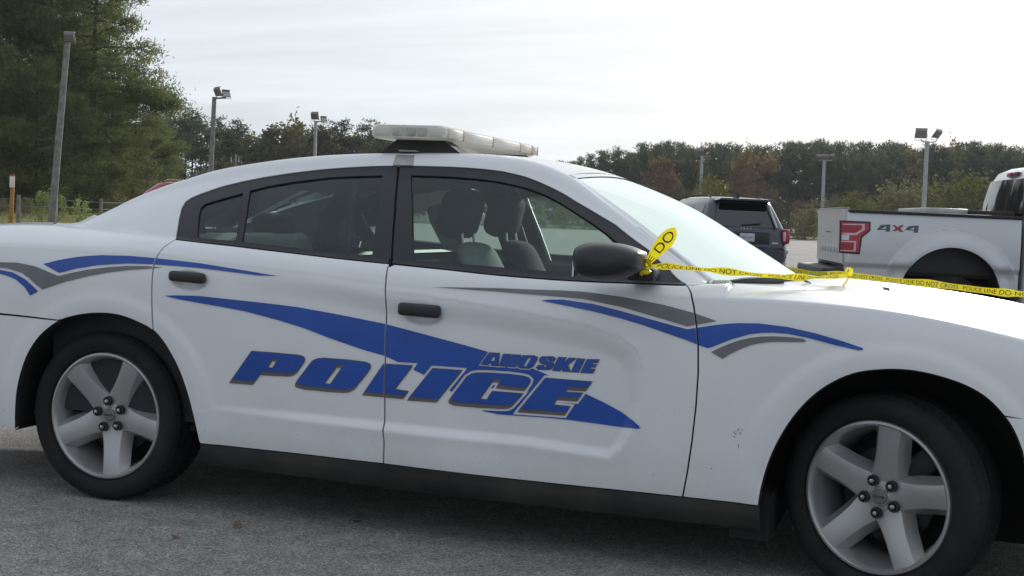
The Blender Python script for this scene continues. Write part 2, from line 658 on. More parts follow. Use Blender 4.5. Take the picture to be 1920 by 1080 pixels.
def sheet(name, mapf, include, exclude=(), spacing=.02, step=.012, offset=0.0, flange=0.0, m=None, parent=None, flip=False, rows=(), normals=True, eps=1e-6):
    """A curved sheet: the 2-D region (union of include minus union of exclude) triangulated and carried onto a
    surface.  mapf(A) takes (n,2) and returns positions and unit normals.  flange folds the rim inwards."""
    inc = [densify(p, step) for p in include]
    exc = [densify(p, step) for p in exclude]
    allp = np.array([q for p in inc for q in p])
    lo, hi = allp.min(0), allp.max(0)
    pts, edges = [], []
    for p in inc + exc:
        n0 = len(pts)
        pts += p
        edges += [(n0 + i, n0 + (i + 1) % len(p)) for i in range(len(p))]
    gx = np.arange(lo[0] + spacing * .5, hi[0], spacing)
    gy = np.arange(lo[1] + spacing * .5, hi[1], spacing)
    gy = np.unique(np.concatenate([gy, [r_ for r_ in rows if lo[1] < r_ < hi[1]]]))
    if len(gx) and len(gy):
        G = np.stack(np.meshgrid(gx, gy), -1).reshape(-1, 2)
        k = np.zeros(len(G), bool)
        for p in inc:
            k |= inside(p, G)
        for p in exc:
            k &= ~inside(p, G)
        G = G[k]
        if len(G):
            dmin = np.full(len(G), 1e9)
            for p in inc + exc:
                dmin = np.minimum(dmin, seg_dist(p, G))
            G = G[dmin > spacing * .3]
            pts += [tuple(g) for g in G]
    res = geometry.delaunay_2d_cdt([Vector((float(p[0]), float(p[1]))) for p in pts], edges, [], 0, eps)
    V = np.array([(v[0], v[1]) for v in res[0]])
    F = np.array([f for f in res[2] if len(f) == 3])
    cen = V[F].mean(1)
    k = np.zeros(len(F), bool)
    for p in inc:
        k |= inside(p, cen)
    for p in exc:
        k &= ~inside(p, cen)
    F = F[k]
    # keep counter-clockwise
    a = V[F]
    ar = (a[:, 1, 0] - a[:, 0, 0]) * (a[:, 2, 1] - a[:, 0, 1]) - (a[:, 2, 0] - a[:, 0, 0]) * (a[:, 1, 1] - a[:, 0, 1])
    F = np.where((ar < 0)[:, None], F[:, ::-1], F)
    F = F[np.abs(ar) > 1e-12]
    used = np.unique(F)
    remap = np.full(len(V), -1)
    remap[used] = np.arange(len(used))
    V, F = V[used], remap[F]
    X, Nn = mapf(V)
    X = X + Nn * offset
    if flip:
        F = F[:, ::-1]
    verts = X.tolist()
    faces = F.tolist()
    nmain = len(faces)
    if flange:
        e = np.concatenate([F[:, [0, 1]], F[:, [1, 2]], F[:, [2, 0]]])
        key = {}
        for a_, b_ in e.tolist():
            key[(a_, b_)] = 1
        bd = [(a_, b_) for (a_, b_) in key if (b_, a_) not in key]
        low = {}
        top = {}
        for a_, b_ in bd:
            for q in (a_, b_):
                if q not in low:
                    top[q] = len(verts); verts.append(X[q].tolist())
                    low[q] = len(verts); verts.append((X[q] - Nn[q] * flange).tolist())
        for a_, b_ in bd:
            faces.append([top[b_], top[a_], low[a_], low[b_]])
    me = bpy.data.meshes.new(name)
    me.from_pydata(verts, [], faces)
    sm = np.zeros(len(faces), bool)
    sm[:nmain] = True
    me.polygons.foreach_set('use_smooth', sm)
    me.update()
    if normals:
        nn = np.zeros((len(me.loops), 3))
        li = np.empty(len(me.loops), int)
        me.loops.foreach_get('vertex_index', li)
        k3 = nmain * 3
        sg = 1
        nn[:k3] = Nn[li[:k3]] * sg
        me.normals_split_custom_set(nn.tolist())
    return link(name, me, m, parent)
# ------------------------------------------------------------------ the patrol car: body surface
# x forward from the rear axle, y to its left (away from the camera), z up.  One side surface is described by
# (x, s): s = 0.17..1 lower side up to the shoulder, 1..1.1 shoulder to belt line, 1.1..1.6 side glass up to the roof rail.
zsh = hermite([(-1.3, .97), (-.9, 1.015), (-.5, 1.031), (.02, 1.036), (.25, 1.028), (.45, 1.012), (.66, 1.000), (.88, .990), (1.245, .965), (1.52, .957), (1.9, .965), (2.39, .987), (2.75, .992), (3.1, .973), (3.465, .912), (3.8, .835), (4.1, .74)])
ybelt = hermite([(-1.3, .60), (-.9, .63), (-.45, .655), (-.1, .74), (.1, .82), (.295, .86), (.591, .87), (1.233, .88), (1.8, .88), (2.2, .868), (2.342, .85), (2.42, .80), (2.5, .745), (2.62, .69), (2.74, .662), (2.964, .66), (3.475, .655), (3.8, .60), (4.1, .5)])
zbelt = hermite([(-1.3, 1.03), (-.9, 1.075), (-.45, 1.108), (-.1, 1.10), (.1, 1.095), (.295, 1.087), (.591, 1.070), (1.233, 1.044), (1.8, 1.029), (2.342, 1.028), (2.42, 1.030), (2.5, 1.032), (2.62, 1.028), (2.74, 1.019), (2.964, 1.003), (3.25, .983), (3.475, .952), (3.8, .87), (4.1, .76)])
yrail = hermite([(-.45, .652), (-.3, .645), (-.124, .64), (.132, .62), (.297, .60), (.534, .58), (.772, .57), (1.465, .57), (1.687, .575), (1.829, .582), (2.0, .625), (2.2, .68), (2.417, .74)])
zrail = hermite([(-.45, 1.109), (-.36, 1.111), (-.321, 1.118), (-.258, 1.146), (-.195, 1.174), (-.133, 1.203), (-.072, 1.233), (-.011, 1.259), (.05, 1.283), (.111, 1.305), (.17, 1.324), (.297, 1.366), (.534, 1.415), (.772, 1.446), (1.102, 1.466), (1.465, 1.470), (1.6, 1.461), (1.687, 1.449), (1.829, 1.402), (2.0, 1.300), (2.2, 1.172), (2.417, 1.030)])
ybase = hermite([(.15, .80), (.19, .865), (.22, .895), (.30, .921), (.41, .935), (.56, .943), (.72, .946), (.85, .944), (.95, .938), (1.0, .928)])

SCALLOP_PX = [(150, 470), (300, 483), (462, 503), (600, 521), (722, 545), (846, 562), (985, 586), (1101, 610), (1165, 632), (1196, 655), (1208, 694), (1203, 759), (1190, 801), (1166, 838), (1143, 857), (1124, 855), (985, 833), (800, 815), (659, 798), (511, 782), (400, 770), (300, 765), (150, 760), (150, 759)]
SX = np.arange(-1.3, 4.12, .006)
SS = np.arange(.15, 1.001, .006)


def px_y(px, py, y):
    d = ray(px, py)
    t = (y - CP[1]) / d[1]
    return CP + t * d


def build_S():
    X, S_ = np.meshgrid(SX, SS, indexing='ij')
    Z = S_ * zsh(X)
    Y = ybase(S_)
    # haunch over the rear wheel, fender bulge over the front wheel
    Y = Y + .016 * np.exp(-((X + .02) / .55) ** 2) * np.exp(-((S_ - .86) / .16) ** 2)
    Y = Y + .010 * np.exp(-((X - 3.06) / .5) ** 2) * np.exp(-((S_ - .88) / .15) ** 2)
    # pressed scallop of the doors
    poly = [(p[0], p[2]) for p in (px_y(a, b, -.93) for a, b in SCALLOP_PX)]
    P = np.stack([X.ravel(), Z.ravel()], -1)
    ins = inside(poly, P)
    d = np.where(ins, seg_dist(poly[:-3], P, closed=False), 0)
    Y = Y - (.021 * sstep(0, 1, d / np.interp(P[:, 1], [.44, .62, .80], [.028, .06, .095])) * sstep(.35, 1.25, P[:, 0])).reshape(X.shape)
    d2 = np.where(ins, 0, seg_dist(poly[4:-4], P, closed=False))
    Y = Y + (.004 * np.exp(-(d2 / .03) ** 2) * sstep(.6, 1.2, P[:, 0]) * (~ins)).reshape(X.shape) * .6
    # lipped wheel openings
    for cx, cz, r0 in ((.04, .345, .430), (3.085, .372, .42)):
        rr = np.hypot(X - cx, Z - cz)
        Y = Y + .007 * sstep(r0 + .10, r0 + .045, rr) - .004 * sstep(r0 + .02, r0 - .02, rr)
    # dished handle cups
    for a, b in ((357, 527), (790, 592)):
        q = px_y(a, b, -.94)
        e = ((X - q[0]) / .082) ** 2 + ((Z - q[2]) / .040) ** 2
        Y = Y - .016 * sstep(1.0, .35, e)
    # nose and tail turn in
    tf = np.clip((X - 3.42) / .6, 0, 1)
    Y = Y - .32 * tf ** 2.3
    tr = np.clip((-.55 - X) / .7, 0, 1)
    Y = Y - .16 * tr ** 2
    return Y


SY = build_S()


def S_at(x, s):
    fx = np.clip((np.asarray(x) - SX[0]) / .006, 0, len(SX) - 1.001)
    fs = np.clip((np.asarray(s) - SS[0]) / .006, 0, len(SS) - 1.001)
    i, j = fx.astype(int), fs.astype(int)
    u, v = fx - i, fs - j
    return (SY[i, j] * (1 - u) * (1 - v) + SY[i + 1, j] * u * (1 - v) + SY[i, j + 1] * (1 - u) * v + SY[i + 1, j + 1] * u * v)


def side_pos(A):
    x, s = A[:, 0], A[:, 1]
    zs = zsh(x)
    ys = S_at(x, np.minimum(s, 1.0))
    yb, zb = ybelt(x), zbelt(x)
    yr, zr = yrail(x), zrail(x)
    m1 = s > 1
    m2 = s > 1.1
    y = ys.copy()
    z = np.minimum(s, 1) * zs
    # shoulder
    t = np.clip((s - 1) / .1, 0, 1)
    dy, dz = yb - ys, zb - zs
    ln = np.hypot(dy, dz) + 1e-9
    b = np.where(x > 2.5, .018, .10) * ln * np.sin(PI * t)
    y1 = ys + dy * t + b * dz / ln
    z1 = zs + dz * t - b * dy / ln
    y = np.where(m1, y1, y)
    z = np.where(m1, z1, z)
    # glasshouse
    t = np.clip((s - 1.1) / .5, 0, 1)
    dy, dz = yr - yb, zr - zb
    ln = np.hypot(dy, dz) + 1e-9
    b = .055 * ln * 4 * t * (1 - t) + .03 * ln * np.exp(-((t - .93) / .09) ** 2) * (t < 1)
    b = b * np.clip((1 - t) / .03, 0, 1)
    y2 = yb + dy * t + b * dz / ln
    z2 = zb + dz * t - b * dy / ln
    y = np.where(m2, y2, y)
    z = np.where(m2, z2, z)
    return np.stack([x, -y, z], -1)


def side_map(A):
    e = .004
    P = side_pos(A)
    dx_ = side_pos(A + np.array([e, 0])) - side_pos(A - np.array([e, 0]))
    es = np.where(A[:, 0] < .15, .02, .006)
    off = (A[:, 0] > 2.43) | (A[:, 0] < -.44)
    hi_ = A.copy()
    hi_[:, 1] += es
    lo_ = A.copy()
    lo_[:, 1] -= es
    hi_[:, 1] = np.where(off, np.minimum(hi_[:, 1], 1.1), hi_[:, 1])
    ds_ = side_pos(hi_) - side_pos(lo_)
    n = np.cross(dx_, ds_)
    ln = np.linalg.norm(n, axis=1, keepdims=True)
    n = np.where(ln > 1e-12, n / np.maximum(ln, 1e-12), np.array([0, -1., 0]))
    n[n[:, 1] > 0] *= -1
    return P, n


# ray casting of outlines seen in the photograph onto the body side
HX = np.arange(-1.25, 4.08, .012)
HS = np.concatenate([np.arange(.16, 1.0, .02), np.arange(1.0, 1.1, .0125), np.arange(1.1, 1.601, .0125)])
_A = np.stack(np.meshgrid(HX, HS, indexing='ij'), -1)
_P = side_pos(_A.reshape(-1, 2)).reshape(len(HX), len(HS), 3)
_q = []
_idx = np.arange(len(HX) * len(HS)).reshape(len(HX), len(HS))
for j in range(len(HS) - 1):
    if HS[j] >= 1.0999:
        ii = [i for i in range(len(HX) - 1) if -.44 < HX[i] < 2.40]
    else:
        ii = range(len(HX) - 1)
    for i in ii:
        _q.append((int(_idx[i, j]), int(_idx[i + 1, j]), int(_idx[i + 1, j + 1]), int(_idx[i, j + 1])))
BV = BVHTree.FromPolygons([tuple(p) for p in _P.reshape(-1, 3)], _q)


def hit(px, py):
    """(x, s) of the body side under a picture point"""
    d = Vector(ray(px, py)).normalized()
    loc, nor, fi, dist = BV.ray_cast(Vector(CP), d)
    if loc is None:
        loc, nor, fi, dist = BV.find_nearest(Vector(px_y(px, py, -.9)))
    v = _q[fi]
    i, j = divmod(v[0], len(HS))
    u = (loc.x - HX[i]) / (HX[i + 1] - HX[i])
    a = _P[i, j] * (1 - u) + _P[i + 1, j] * u
    b = _P[i, j + 1] * (1 - u) + _P[i + 1, j + 1] * u
    ab = b - a
    t = float(np.clip(((np.array(loc) - a) @ ab) / max(ab @ ab, 1e-12), 0, 1))
    return (loc.x, HS[j] + t * (HS[j + 1] - HS[j]))


def hits(pts):
    return [hit(*p) for p in pts]


def surf(px, py):
    return side_map(np.array([hit(px, py)]))


ROWS = [.96, .98, .99, 1.0, 1.01, 1.03, 1.05, 1.07, 1.085, 1.095, 1.1]

CAR = thing('police_car', 'white police sedan with blue stripes and black door handles parked side on in the foreground', 'police car')

# outlines (picture points) -----------------------------------------------------------------
SEAM_R = [(328, 450), (318, 456), (307, 464), (299, 473), (293, 484), (288, 500), (285.5, 520), (284.5, 545), (284.5, 570), (285.5, 595), (287, 618)]
SEAM_M = [(746, 309), (741, 355), (737, 400), (732, 460), (730, 490), (727, 502), (724, 520), (723, 560), (722, 700), (721, 790), (720, 830), (719, 867)]
SEAM_F = [(1287, 535), (1296, 550), (1301, 575), (1306, 610), (1309, 650), (1309, 700), (1305, 760), (1297, 830), (1288, 890), (1280, 935)]
ARCH_R = [(28, 812), (28, 780), (30, 740), (38, 700), (52, 662), (75, 628), (108, 602), (140, 591), (180, 586), (220, 589), (255, 601), (287, 618), (305, 637), (322, 664), (337, 694), (350, 730), (361, 770), (369, 805), (375, 832)]
ARCH_F = [(1420, 952), (1426, 915), (1438, 872), (1455, 832), (1480, 790), (1512, 752), (1550, 722), (1598, 700), (1650, 692), (1705, 693), (1760, 704), (1812, 722), (1852, 746), (1884, 779), (1903, 808), (1918, 845)]
DLO_R = [(328, 450), (330, 441), (332, 430), (335, 411), (340, 390), (347, 378), (358, 370.5), (377, 362.5), (416, 349), (455, 339.5), (494, 331.8), (546, 323.8), (598, 317.6), (651, 313.5), (700, 311), (746, 310), (741, 355), (737, 400), (732, 460), (730, 494), (720, 494), (616, 483.3), (528, 472.6), (440, 462)]
DLO_F = [(746, 310), (780, 310.5), (821, 311.5), (860, 313), (903, 316), (944, 321), (984, 330.4), (1025, 346.7), (1080, 377), (1118, 399), (1155, 421), (1217, 468), (1255, 504), (1287, 535), (1206, 532), (1123, 529.5), (1040, 525), (944, 517.4), (842, 506.4), (740, 496), (730, 494), (732, 460), (737, 400), (741, 355)]
PANE_Q = [(369.5, 444.5), (370, 425), (372, 402), (376, 388), (384, 381), (415, 371.5), (455, 360.5), (449, 400), (441.5, 452)]
PANE_R = [(468.5, 356), (500, 348), (546, 340), (616, 331.2), (670, 328.6), (717, 327.6), (709, 390), (697, 480), (616, 472.4), (563, 466.4), (500, 459), (453, 452.5), (460, 410)]
PANE_F = [(770.5, 327.3), (842, 329.6), (903, 334.6), (944, 340.6), (984, 350), (1025, 365), (1080, 397), (1110, 416), (1140, 438), (1172, 464), (1200, 488), (1226, 513), (1205, 520), (1123, 516), (1040, 509), (954, 501.5), (854, 493.3), (774.5, 487.6), (772, 400)]

h_seam_r, h_seam_m, h_seam_f = hits(SEAM_R), hits(SEAM_M), hits(SEAM_F)
h_arch_r, h_arch_f = hits(smooth_poly(ARCH_R, 4)), hits(smooth_poly(ARCH_F, 4))
h_dlo_r, h_dlo_f = hits(DLO_R), hits(DLO_F)
s_bot = lambda x: .29 / float(zsh(x))


def close_bottom(h):
    return [(h[0][0], max(h[0][1], .17))] + h[1:]


# arches continue down to the sill
h_arch_r[0] = (-.400, s_bot(-.40) - .02)
h_arch_r[-1] = (.474, s_bot(.474))
h_arch_f[0] = (2.655, s_bot(2.655))
h_arch_f += [(3.512, .49), (3.515, s_bot(3.5) - .02)]
h_seam_m[-1] = (h_seam_m[-1][0], s_bot(1.26))
h_seam_f[-1] = (h_seam_f[-1][0], s_bot(2.4))
h_seam_m[0] = (h_seam_m[0][0], h_seam_m[0][1])
GAP = .0032


def shift(h, dx_, ds_=0.0):
    return [(a + dx_, b + ds_) for a, b in h]


kb = h_arch_r.index(min(h_arch_r, key=lambda p: (p[0] - hit(108, 602)[0]) ** 2 + (p[1] - hit(108, 602)[1]) ** 2))
kd = min(range(len(h_arch_r)), key=lambda i: abs(h_arch_r[i][0] - h_seam_r[-1][0]) + (0 if h_arch_r[i][1] > .5 else 9))
bump_seam = [(-1.2, .735 / float(zsh(-1.2))), (-.49, .738 / float(zsh(-.49))), h_arch_r[kb]]

# rear quarter, C-pillar, roof rail and A-pillar are one pressing
bs = [(bump_seam[0][0], bump_seam[0][1] + .005), (bump_seam[1][0], bump_seam[1][1] + .005), (h_arch_r[kb][0] + .002, h_arch_r[kb][1] + .006)]
bs += h_arch_r[kb + 1:kd]
bs += shift(h_seam_r[::-1], -GAP)
bs += hits([(345, 436), (400, 445), (500, 455), (620, 470), (742, 480), (850, 490), (1000, 500), (1150, 510), (1255, 520)])
bs += [hit(1287.5, 533.5), hit(1300, 534)]
rl = np.linspace(2.415, -.44, 90)
bs += [(2.415, 1.105)] + [(float(x), 1.6) for x in rl] + [(-.45, 1.1), (-1.2, 1.1)]
body_side = sheet('body_side', side_map, [bs], [h_dlo_r, h_dlo_f], spacing=.016, flange=.012, m=WHITE, parent=CAR, rows=ROWS)


def arch_part(a, b):
    return h_arch_r[a:b]


rd = shift(h_seam_r, GAP) + h_arch_r[kd + 1:] + [(h_seam_m[-1][0] - GAP, h_seam_m[-1][1])]
rd += shift([p for p in h_seam_m[::-1] if p[1] < hit(730, 494)[1] - .002], -GAP)
rd += hits([(729, 495.5), (720, 495), (616, 484), (528, 473.4), (440, 462.8)])
rear_door = sheet('rear_door', side_map, [rd], spacing=.0095, flange=.012, m=WHITE, parent=CAR, rows=ROWS)

fd = shift([p for p in h_seam_m if p[1] < hit(730, 494)[1] - .002], GAP) + shift(h_seam_f[::-1], -GAP)
fd += hits([(1286, 536), (1206, 533), (1123, 530.5), (1040, 526), (944, 518.4), (842, 507.4), (740, 497)])
front_door = sheet('front_door', side_map, [fd], spacing=.0095, flange=.012, m=WHITE, parent=CAR, rows=ROWS)

kf = min(range(len(h_arch_f)), key=lambda i: (h_arch_f[i][0] - hit(1884, 779)[0]) ** 2 + (h_arch_f[i][1] - hit(1884, 779)[1]) ** 2)
ff = shift(h_seam_f, GAP) + h_arch_f[:kf + 1]
ff += [(3.5, .664 / float(zsh(3.5))), (3.70, .664 / float(zsh(3.7))), (3.95, .66 / float(zsh(3.95))), (3.98, 1.0), (3.98, 1.1)]
ff += [(float(x), 1.1) for x in np.linspace(3.9, 2.44, 40)] + [hit(1300, 536)]
front_fender = sheet('front_fender', side_map, [ff], spacing=.013, flange=.012, m=WHITE, parent=CAR, rows=ROWS)

rb = [(-1.2, .30), (-.40, .255)] + [(h_arch_r[0][0], .26)] + h_arch_r[:kb + 1] + [(bump_seam[1][0], bump_seam[1][1] - .004), (bump_seam[0][0], bump_seam[0][1] - .004)]
rear_bumper = sheet('rear_bumper', side_map, [rb], spacing=.025, flange=.012, m=WHITE, parent=CAR)

fb = [(h_arch_f[kf][0] + .004, h_arch_f[kf][1] - .006)] + h_arch_f[kf + 1:] + [(3.52, .24), (4.0, .30), (4.0, .655 / float(zsh(3.98))), (3.70, .658 / float(zsh(3.7)))]
front_bumper = sheet('front_bumper', side_map, [fb], spacing=.025, flange=.012, m=WHITE, parent=CAR)

# dark sill below the doors
sk = [(.46, .185), (2.66, .185), (2.658, s_bot(2.66) - .006), (1.26, s_bot(1.26) - .006), (.472, s_bot(.47) - .006)]
side_skirt = sheet('side_skirt', side_map, [sk], spacing=.03, offset=-.004, flange=.03, m=SKIRT, parent=CAR)

# black surrounds and panes
trim_r = sheet('window_trim', side_map, [shift(h_dlo_r, 0)], [hits(PANE_Q), hits(PANE_R), [(a, b) for a, b in hits([(744, 308), (739, 400), (732, 494), (736, 494), (744, 400), (750, 308)])]], spacing=.02, offset=-.004, flange=.012, m=BLACKTRIM, parent=rear_door)
trim_f = sheet('window_trim', side_map, [h_dlo_f], [hits(PANE_F), [(a, b) for a, b in hits([(743, 308), (738, 400), (731, 496), (735, 496), (742, 400), (749, 308)])]], spacing=.02, offset=-.004, flange=.012, m=BLACKTRIM, parent=front_door)
pane_q = sheet('quarter_glass', side_map, [offset_poly(hits(PANE_Q), .004)], spacing=.04, offset=-.011, m=GLASS, parent=rear_door)
pane_r = sheet('window_glass', side_map, [offset_poly(hits(PANE_R), .004)], spacing=.04, offset=-.011, m=GLASS, parent=rear_door)
pane_f = sheet('window_glass', side_map, [offset_poly(hits(PANE_F), .004)], spacing=.04, offset=-.011, m=GLASS, parent=front_door)
# rubber strip on the sill of the glass
for hp, par in (([(330, 449), (440, 461), (528, 471.6), (616, 482.3), (728, 494)], rear_door), ([(736, 494), (842, 505.4), (944, 516.4), (1040, 524), (1123, 528.5), (1206, 531), (1284, 534)], front_door)):
    hh = hits(hp)
    up = [(a, b + .022) for a, b in hh]
    sheet('sill_strip', side_map, [hh + up[::-1]], spacing=.03, offset=.002, flange=.008, m=BLACKTRIM, parent=par)

# dark seals behind the shut lines
mbs = [('door_seal', h_seam_r), ('door_seal', h_seam_m), ('door_seal', h_seam_f), ('bumper_seal', [(-.6, bump_seam[1][1]), bump_seam[1], bump_seam[2]])]
for nm, h in mbs:
    if nm == 'bumper_seal':
        q = [(a, b - .02) for a, b in h] + [(a, b + .02) for a, b in h[::-1]]
    else:
        q = shift(h, -.016) + shift(h, .016)[::-1]
    sheet(nm, side_map, [q], spacing=.03, offset=-.0115, m=LINER, parent=CAR)

# wheel housings
for h in (h_arch_r, h_arch_f):
    P0, n0 = side_map(np.array(h))
    cx = .04 if h is h_arch_r else 3.085
    rings_ = []
    for k, yy in enumerate((0, .012, .05, .16, .36, .37)):
        Q = P0.copy()
        Q[:, 1] += yy
        sc_ = (1.0, .985, 1.02, 1.04, 1.04, .02)[k]
        Q[:, 0] = cx + (Q[:, 0] - cx) * sc_
        Q[:, 2] = .36 + (Q[:, 2] - .36) * sc_
        rings_.append(Q)
    link('wheel_housing', grid_mesh('wheel_housing', np.stack(rings_, 1)), LINER, CAR)

# ------------------------------------------------------------------ roof, screens, hood, deck
zroof = hermite([(-.45, 1.113), (-.36, 1.116), (-.321, 1.124), (-.258, 1.154), (-.195, 1.184), (-.133, 1.213), (-.072, 1.244), (-.011, 1.270), (.05, 1.294), (.111, 1.316), (.17, 1.336), (.297, 1.379), (.534, 1.428), (.772, 1.461), (1.1, 1.483), (1.465, 1.487), (1.65, 1.474), (1.75, 1.455), (1.86, 1.428)])


def top_map(A):
    def P(A):
        x, v = A[:, 0], A[:, 1]
        yr, zr, zc_ = yrail(x), zrail(x), zroof(x)
        return np.stack([x, v * yr, zr + (zc_ - zr) * (1 - np.abs(v) ** 2.4)], -1)
    e = .003
    n = np.cross(P(A + [e, 0]) - P(A - [e, 0]), P(A + [0, e]) - P(A - [0, e]))
    n /= np.linalg.norm(n, axis=1, keepdims=True)
    return P(A), n


HEAD = [(1.829 + .026 * (1 - v * v), v) for v in np.linspace(-1, 1, 25)]
RW = [(.25 - .06 * (1 - v * v), v) for v in np.linspace(-1, 1, 25)]
roof = sheet('roof_panel', top_map, [[(a, b) for a, b in HEAD] + [(a, b) for a, b in RW[::-1]]], spacing=.05, step=.03, m=WHITE, parent=CAR)
sheet('rear_window', top_map, [[(a - .004, b * (.93 if b < 0 else 1.0)) for a, b in RW] + [(-.40, 1.0), (-.40, -.93)]], spacing=.06, step=.03, offset=-.004, m=REARGL, parent=CAR)
for sgn in (-1,):
    sheet('rear_pillar_edge', top_map, [[(.24, sgn * .925), (-.44, sgn * .925), (-.44, sgn * 1.0), (.25, sgn * 1.0)]], spacing=.05, step=.03, m=WHITE, parent=CAR)
sheet('roof_lining', top_map, [[(1.80, -.97), (1.80, .97), (.20, .97), (.20, -.97)]], spacing=.06, step=.05, offset=-.03, m=LINING, parent=CAR)

# windshield: near edge follows the A-pillar, the middle bulges forward
tt = np.linspace(0, 1, 24)
xe = 1.829 + (2.417 - 1.829) * tt
xc_ = 1.857 + (2.675 - 1.857) * tt
zcen = hermite([(1.857, 1.428), (2.0, 1.383), (2.187, 1.310), (2.438, 1.171), (2.675, 1.035)])(xc_)
uu = np.linspace(-1, 1, 41)
W = np.zeros((len(uu), len(tt), 3))
for i, u_ in enumerate(uu):
    k = 1 - abs(u_) ** 2.0
    W[i, :, 0] = xe + (xc_ - xe) * k
    W[i, :, 1] = u_ * yrail(xe)
    W[i, :, 2] = zrail(xe) + (zcen - zrail(xe)) * k
WS = W.copy()
wm = grid_mesh('windshield', W[1:-1, 1:, :] + np.array([0, 0, -.003]))
windshield = link('windshield', wm, WSGLASS, CAR)
# bright border of the screen along the pillars, roof-coloured header
for i0 in (0, len(uu) - 2):
    bm_ = MB()
    a = W[i0], W[i0 + 1]
    for j in range(len(tt) - 1):
        bm_.add([a[0][j], a[0][j + 1], a[1][j + 1], a[1][j]], [(0, 1, 2, 3)])
    bm_.obj('windshield_moulding', WHITE, CAR)
hm = MB()
for i in range(len(uu) - 1):
    hm.add([W[i, 0], W[i + 1, 0], W[i + 1, 1], W[i, 1]], [(0, 1, 2, 3)])
hm.obj('windshield_header', WHITE, CAR)

zhood = hermite([(2.4, 1.032), (2.66, 1.030), (2.9, 1.014), (3.078, .998), (3.3, .978), (3.514, .952), (3.8, .90), (4.1, .80)])


def hood_map(A):
    def P(A):
        x, v = A[:, 0], A[:, 1]
        yb, zb, zc_ = ybelt(x), zbelt(x), zhood(x)
        z = zb + (zc_ - zb) * (1 - np.abs(v) ** 2.2)
        y = np.abs(v * yb)
        z = z + .012 * sstep(.50, .40, y) * sstep(2.5, 2.8, x) + .007 * sstep(.655, .52, y) * sstep(2.65, 3.1, x)
        return np.stack([x, v * yb, z], -1)
    e = .003
    n = np.cross(P(A + [e, 0]) - P(A - [e, 0]), P(A + [0, e]) - P(A - [0, e]))
    n /= np.linalg.norm(n, axis=1, keepdims=True)
    return P(A), n


hd = [(2.46 + .20 * (1 - v * v), v) for v in np.linspace(-1, 1, 25)] + [(3.98, 1.0), (3.98, -1.0)]
sheet('hood', hood_map, [hd], spacing=.04, step=.03, m=WHITE, parent=CAR)
cw = [(2.36 + .22 * (1 - v * v), v) for v in np.linspace(-.96, .96, 25)] + [(2.47 + .20 * (1 - v * v), v) for v in np.linspace(.96, -.96, 25)]
sheet('cowl_panel', hood_map, [cw], spacing=.05, step=.03, offset=-.03, m=BLACKTRIM, parent=CAR)

def deck_map(A):
    def P(A):
        x, v = A[:, 0], A[:, 1]
        yb, zb = ybelt(x), zbelt(x)
        return np.stack([x, v * yb, zb + .012 * (1 - np.abs(v) ** 2)], -1)
    e = .003
    n = np.cross(P(A + [e, 0]) - P(A - [e, 0]), P(A + [0, e]) - P(A - [0, e]))
    n /= np.linalg.norm(n, axis=1, keepdims=True)
    return P(A), n


sheet('trunk_lid', deck_map, [[(-1.2, -.99), (-.455, -.99), (-.43, 0), (-.455, .99), (-1.2, .99)]], spacing=.06, step=.04, flange=.012, m=WHITE, parent=CAR)

# ------------------------------------------------------------------ stripes and lettering
SEAM_CUT = [shift(h_seam_r, -GAP) + shift(h_seam_r, GAP)[::-1],
            shift([p for p in h_seam_m if p[1] < 1.09], -GAP) + shift([p for p in h_seam_m if p[1] < 1.09], GAP)[::-1],
            shift(h_seam_f, -GAP) + shift(h_seam_f, GAP)[::-1]]
OFF = .0032


def decal(name, polys, m, off=OFF, exclude=(), parent=CAR, cut=True, spacing=.013):
    return sheet(name, side_map, [hits(densify(p, 7)) for p in polys], [hits(densify(p, 7)) for p in exclude] + (SEAM_CUT if cut else []), spacing=spacing, step=.015, offset=off, m=m, parent=parent)


def z3(o, k, pts):
    return [(o[0] + x / k, o[1] + y / k) for x, y in pts]


LP = z3((420, 620), 6, [(315, 232), (560, 250), (840, 275), (890, 290), (910, 312), (905, 345), (850, 425), (810, 460), (760, 474), (640, 470), (430, 458), (345, 568), (95, 548)])
LP_h = z3((420, 620), 6, [(546, 311), (622, 318), (552, 418), (488, 413)])
LP_w = z3((420, 620), 6, [(545, 345), (588, 347), (548, 414), (502, 411)])
LO = z3((420, 620), 6, [(1060, 315), (1130, 309), (1400, 330), (1600, 355), (1640, 374), (1651, 400), (1640, 435), (1490, 618), (1440, 648), (1380, 658), (1200, 648), (930, 620), (850, 600), (830, 582), (836, 555), (990, 350), (1020, 328)])
LO_h = z3((420, 620), 6, [(1283, 378), (1357, 386), (1212, 600), (1128, 590)])
LO_w = z3((420, 620), 6, [(1275, 415), (1319, 419), (1196, 596), (1141, 590)])
LL = [(720, 682.5), (773.5, 685.6), (739.6, 729.8), (765.2, 733.7), (759.3, 741.4), (685, 734.2)]
LI = z3((700, 600), 5.4, [(605, 490), (895, 510), (660, 797), (375, 778)])
LC = [(885.2, 700.9), (896.3, 699), (917, 699.3), (954, 701.5), (980, 704.8), (991, 708), (995.2, 712.6), (993.3, 718.1), (986.5, 726.5), (959.6, 724.1), (935.6, 721.5), (941, 710.7), (927.2, 709.8), (899.4, 747.8), (912.4, 749.3), (924.4, 733), (980, 737.6), (963.3, 756.1), (955.9, 759.3), (944.8, 759.8), (898.5, 757.4), (857.4, 753.7), (847.2, 750.4), (846.3, 745.4), (875.9, 706.5)]
LC_w = [(925.4, 717.2), (934, 718.1), (927, 729.3), (983.7, 733.3), (981, 737), (921.7, 732.4), (913, 748.3), (904, 747.2)]
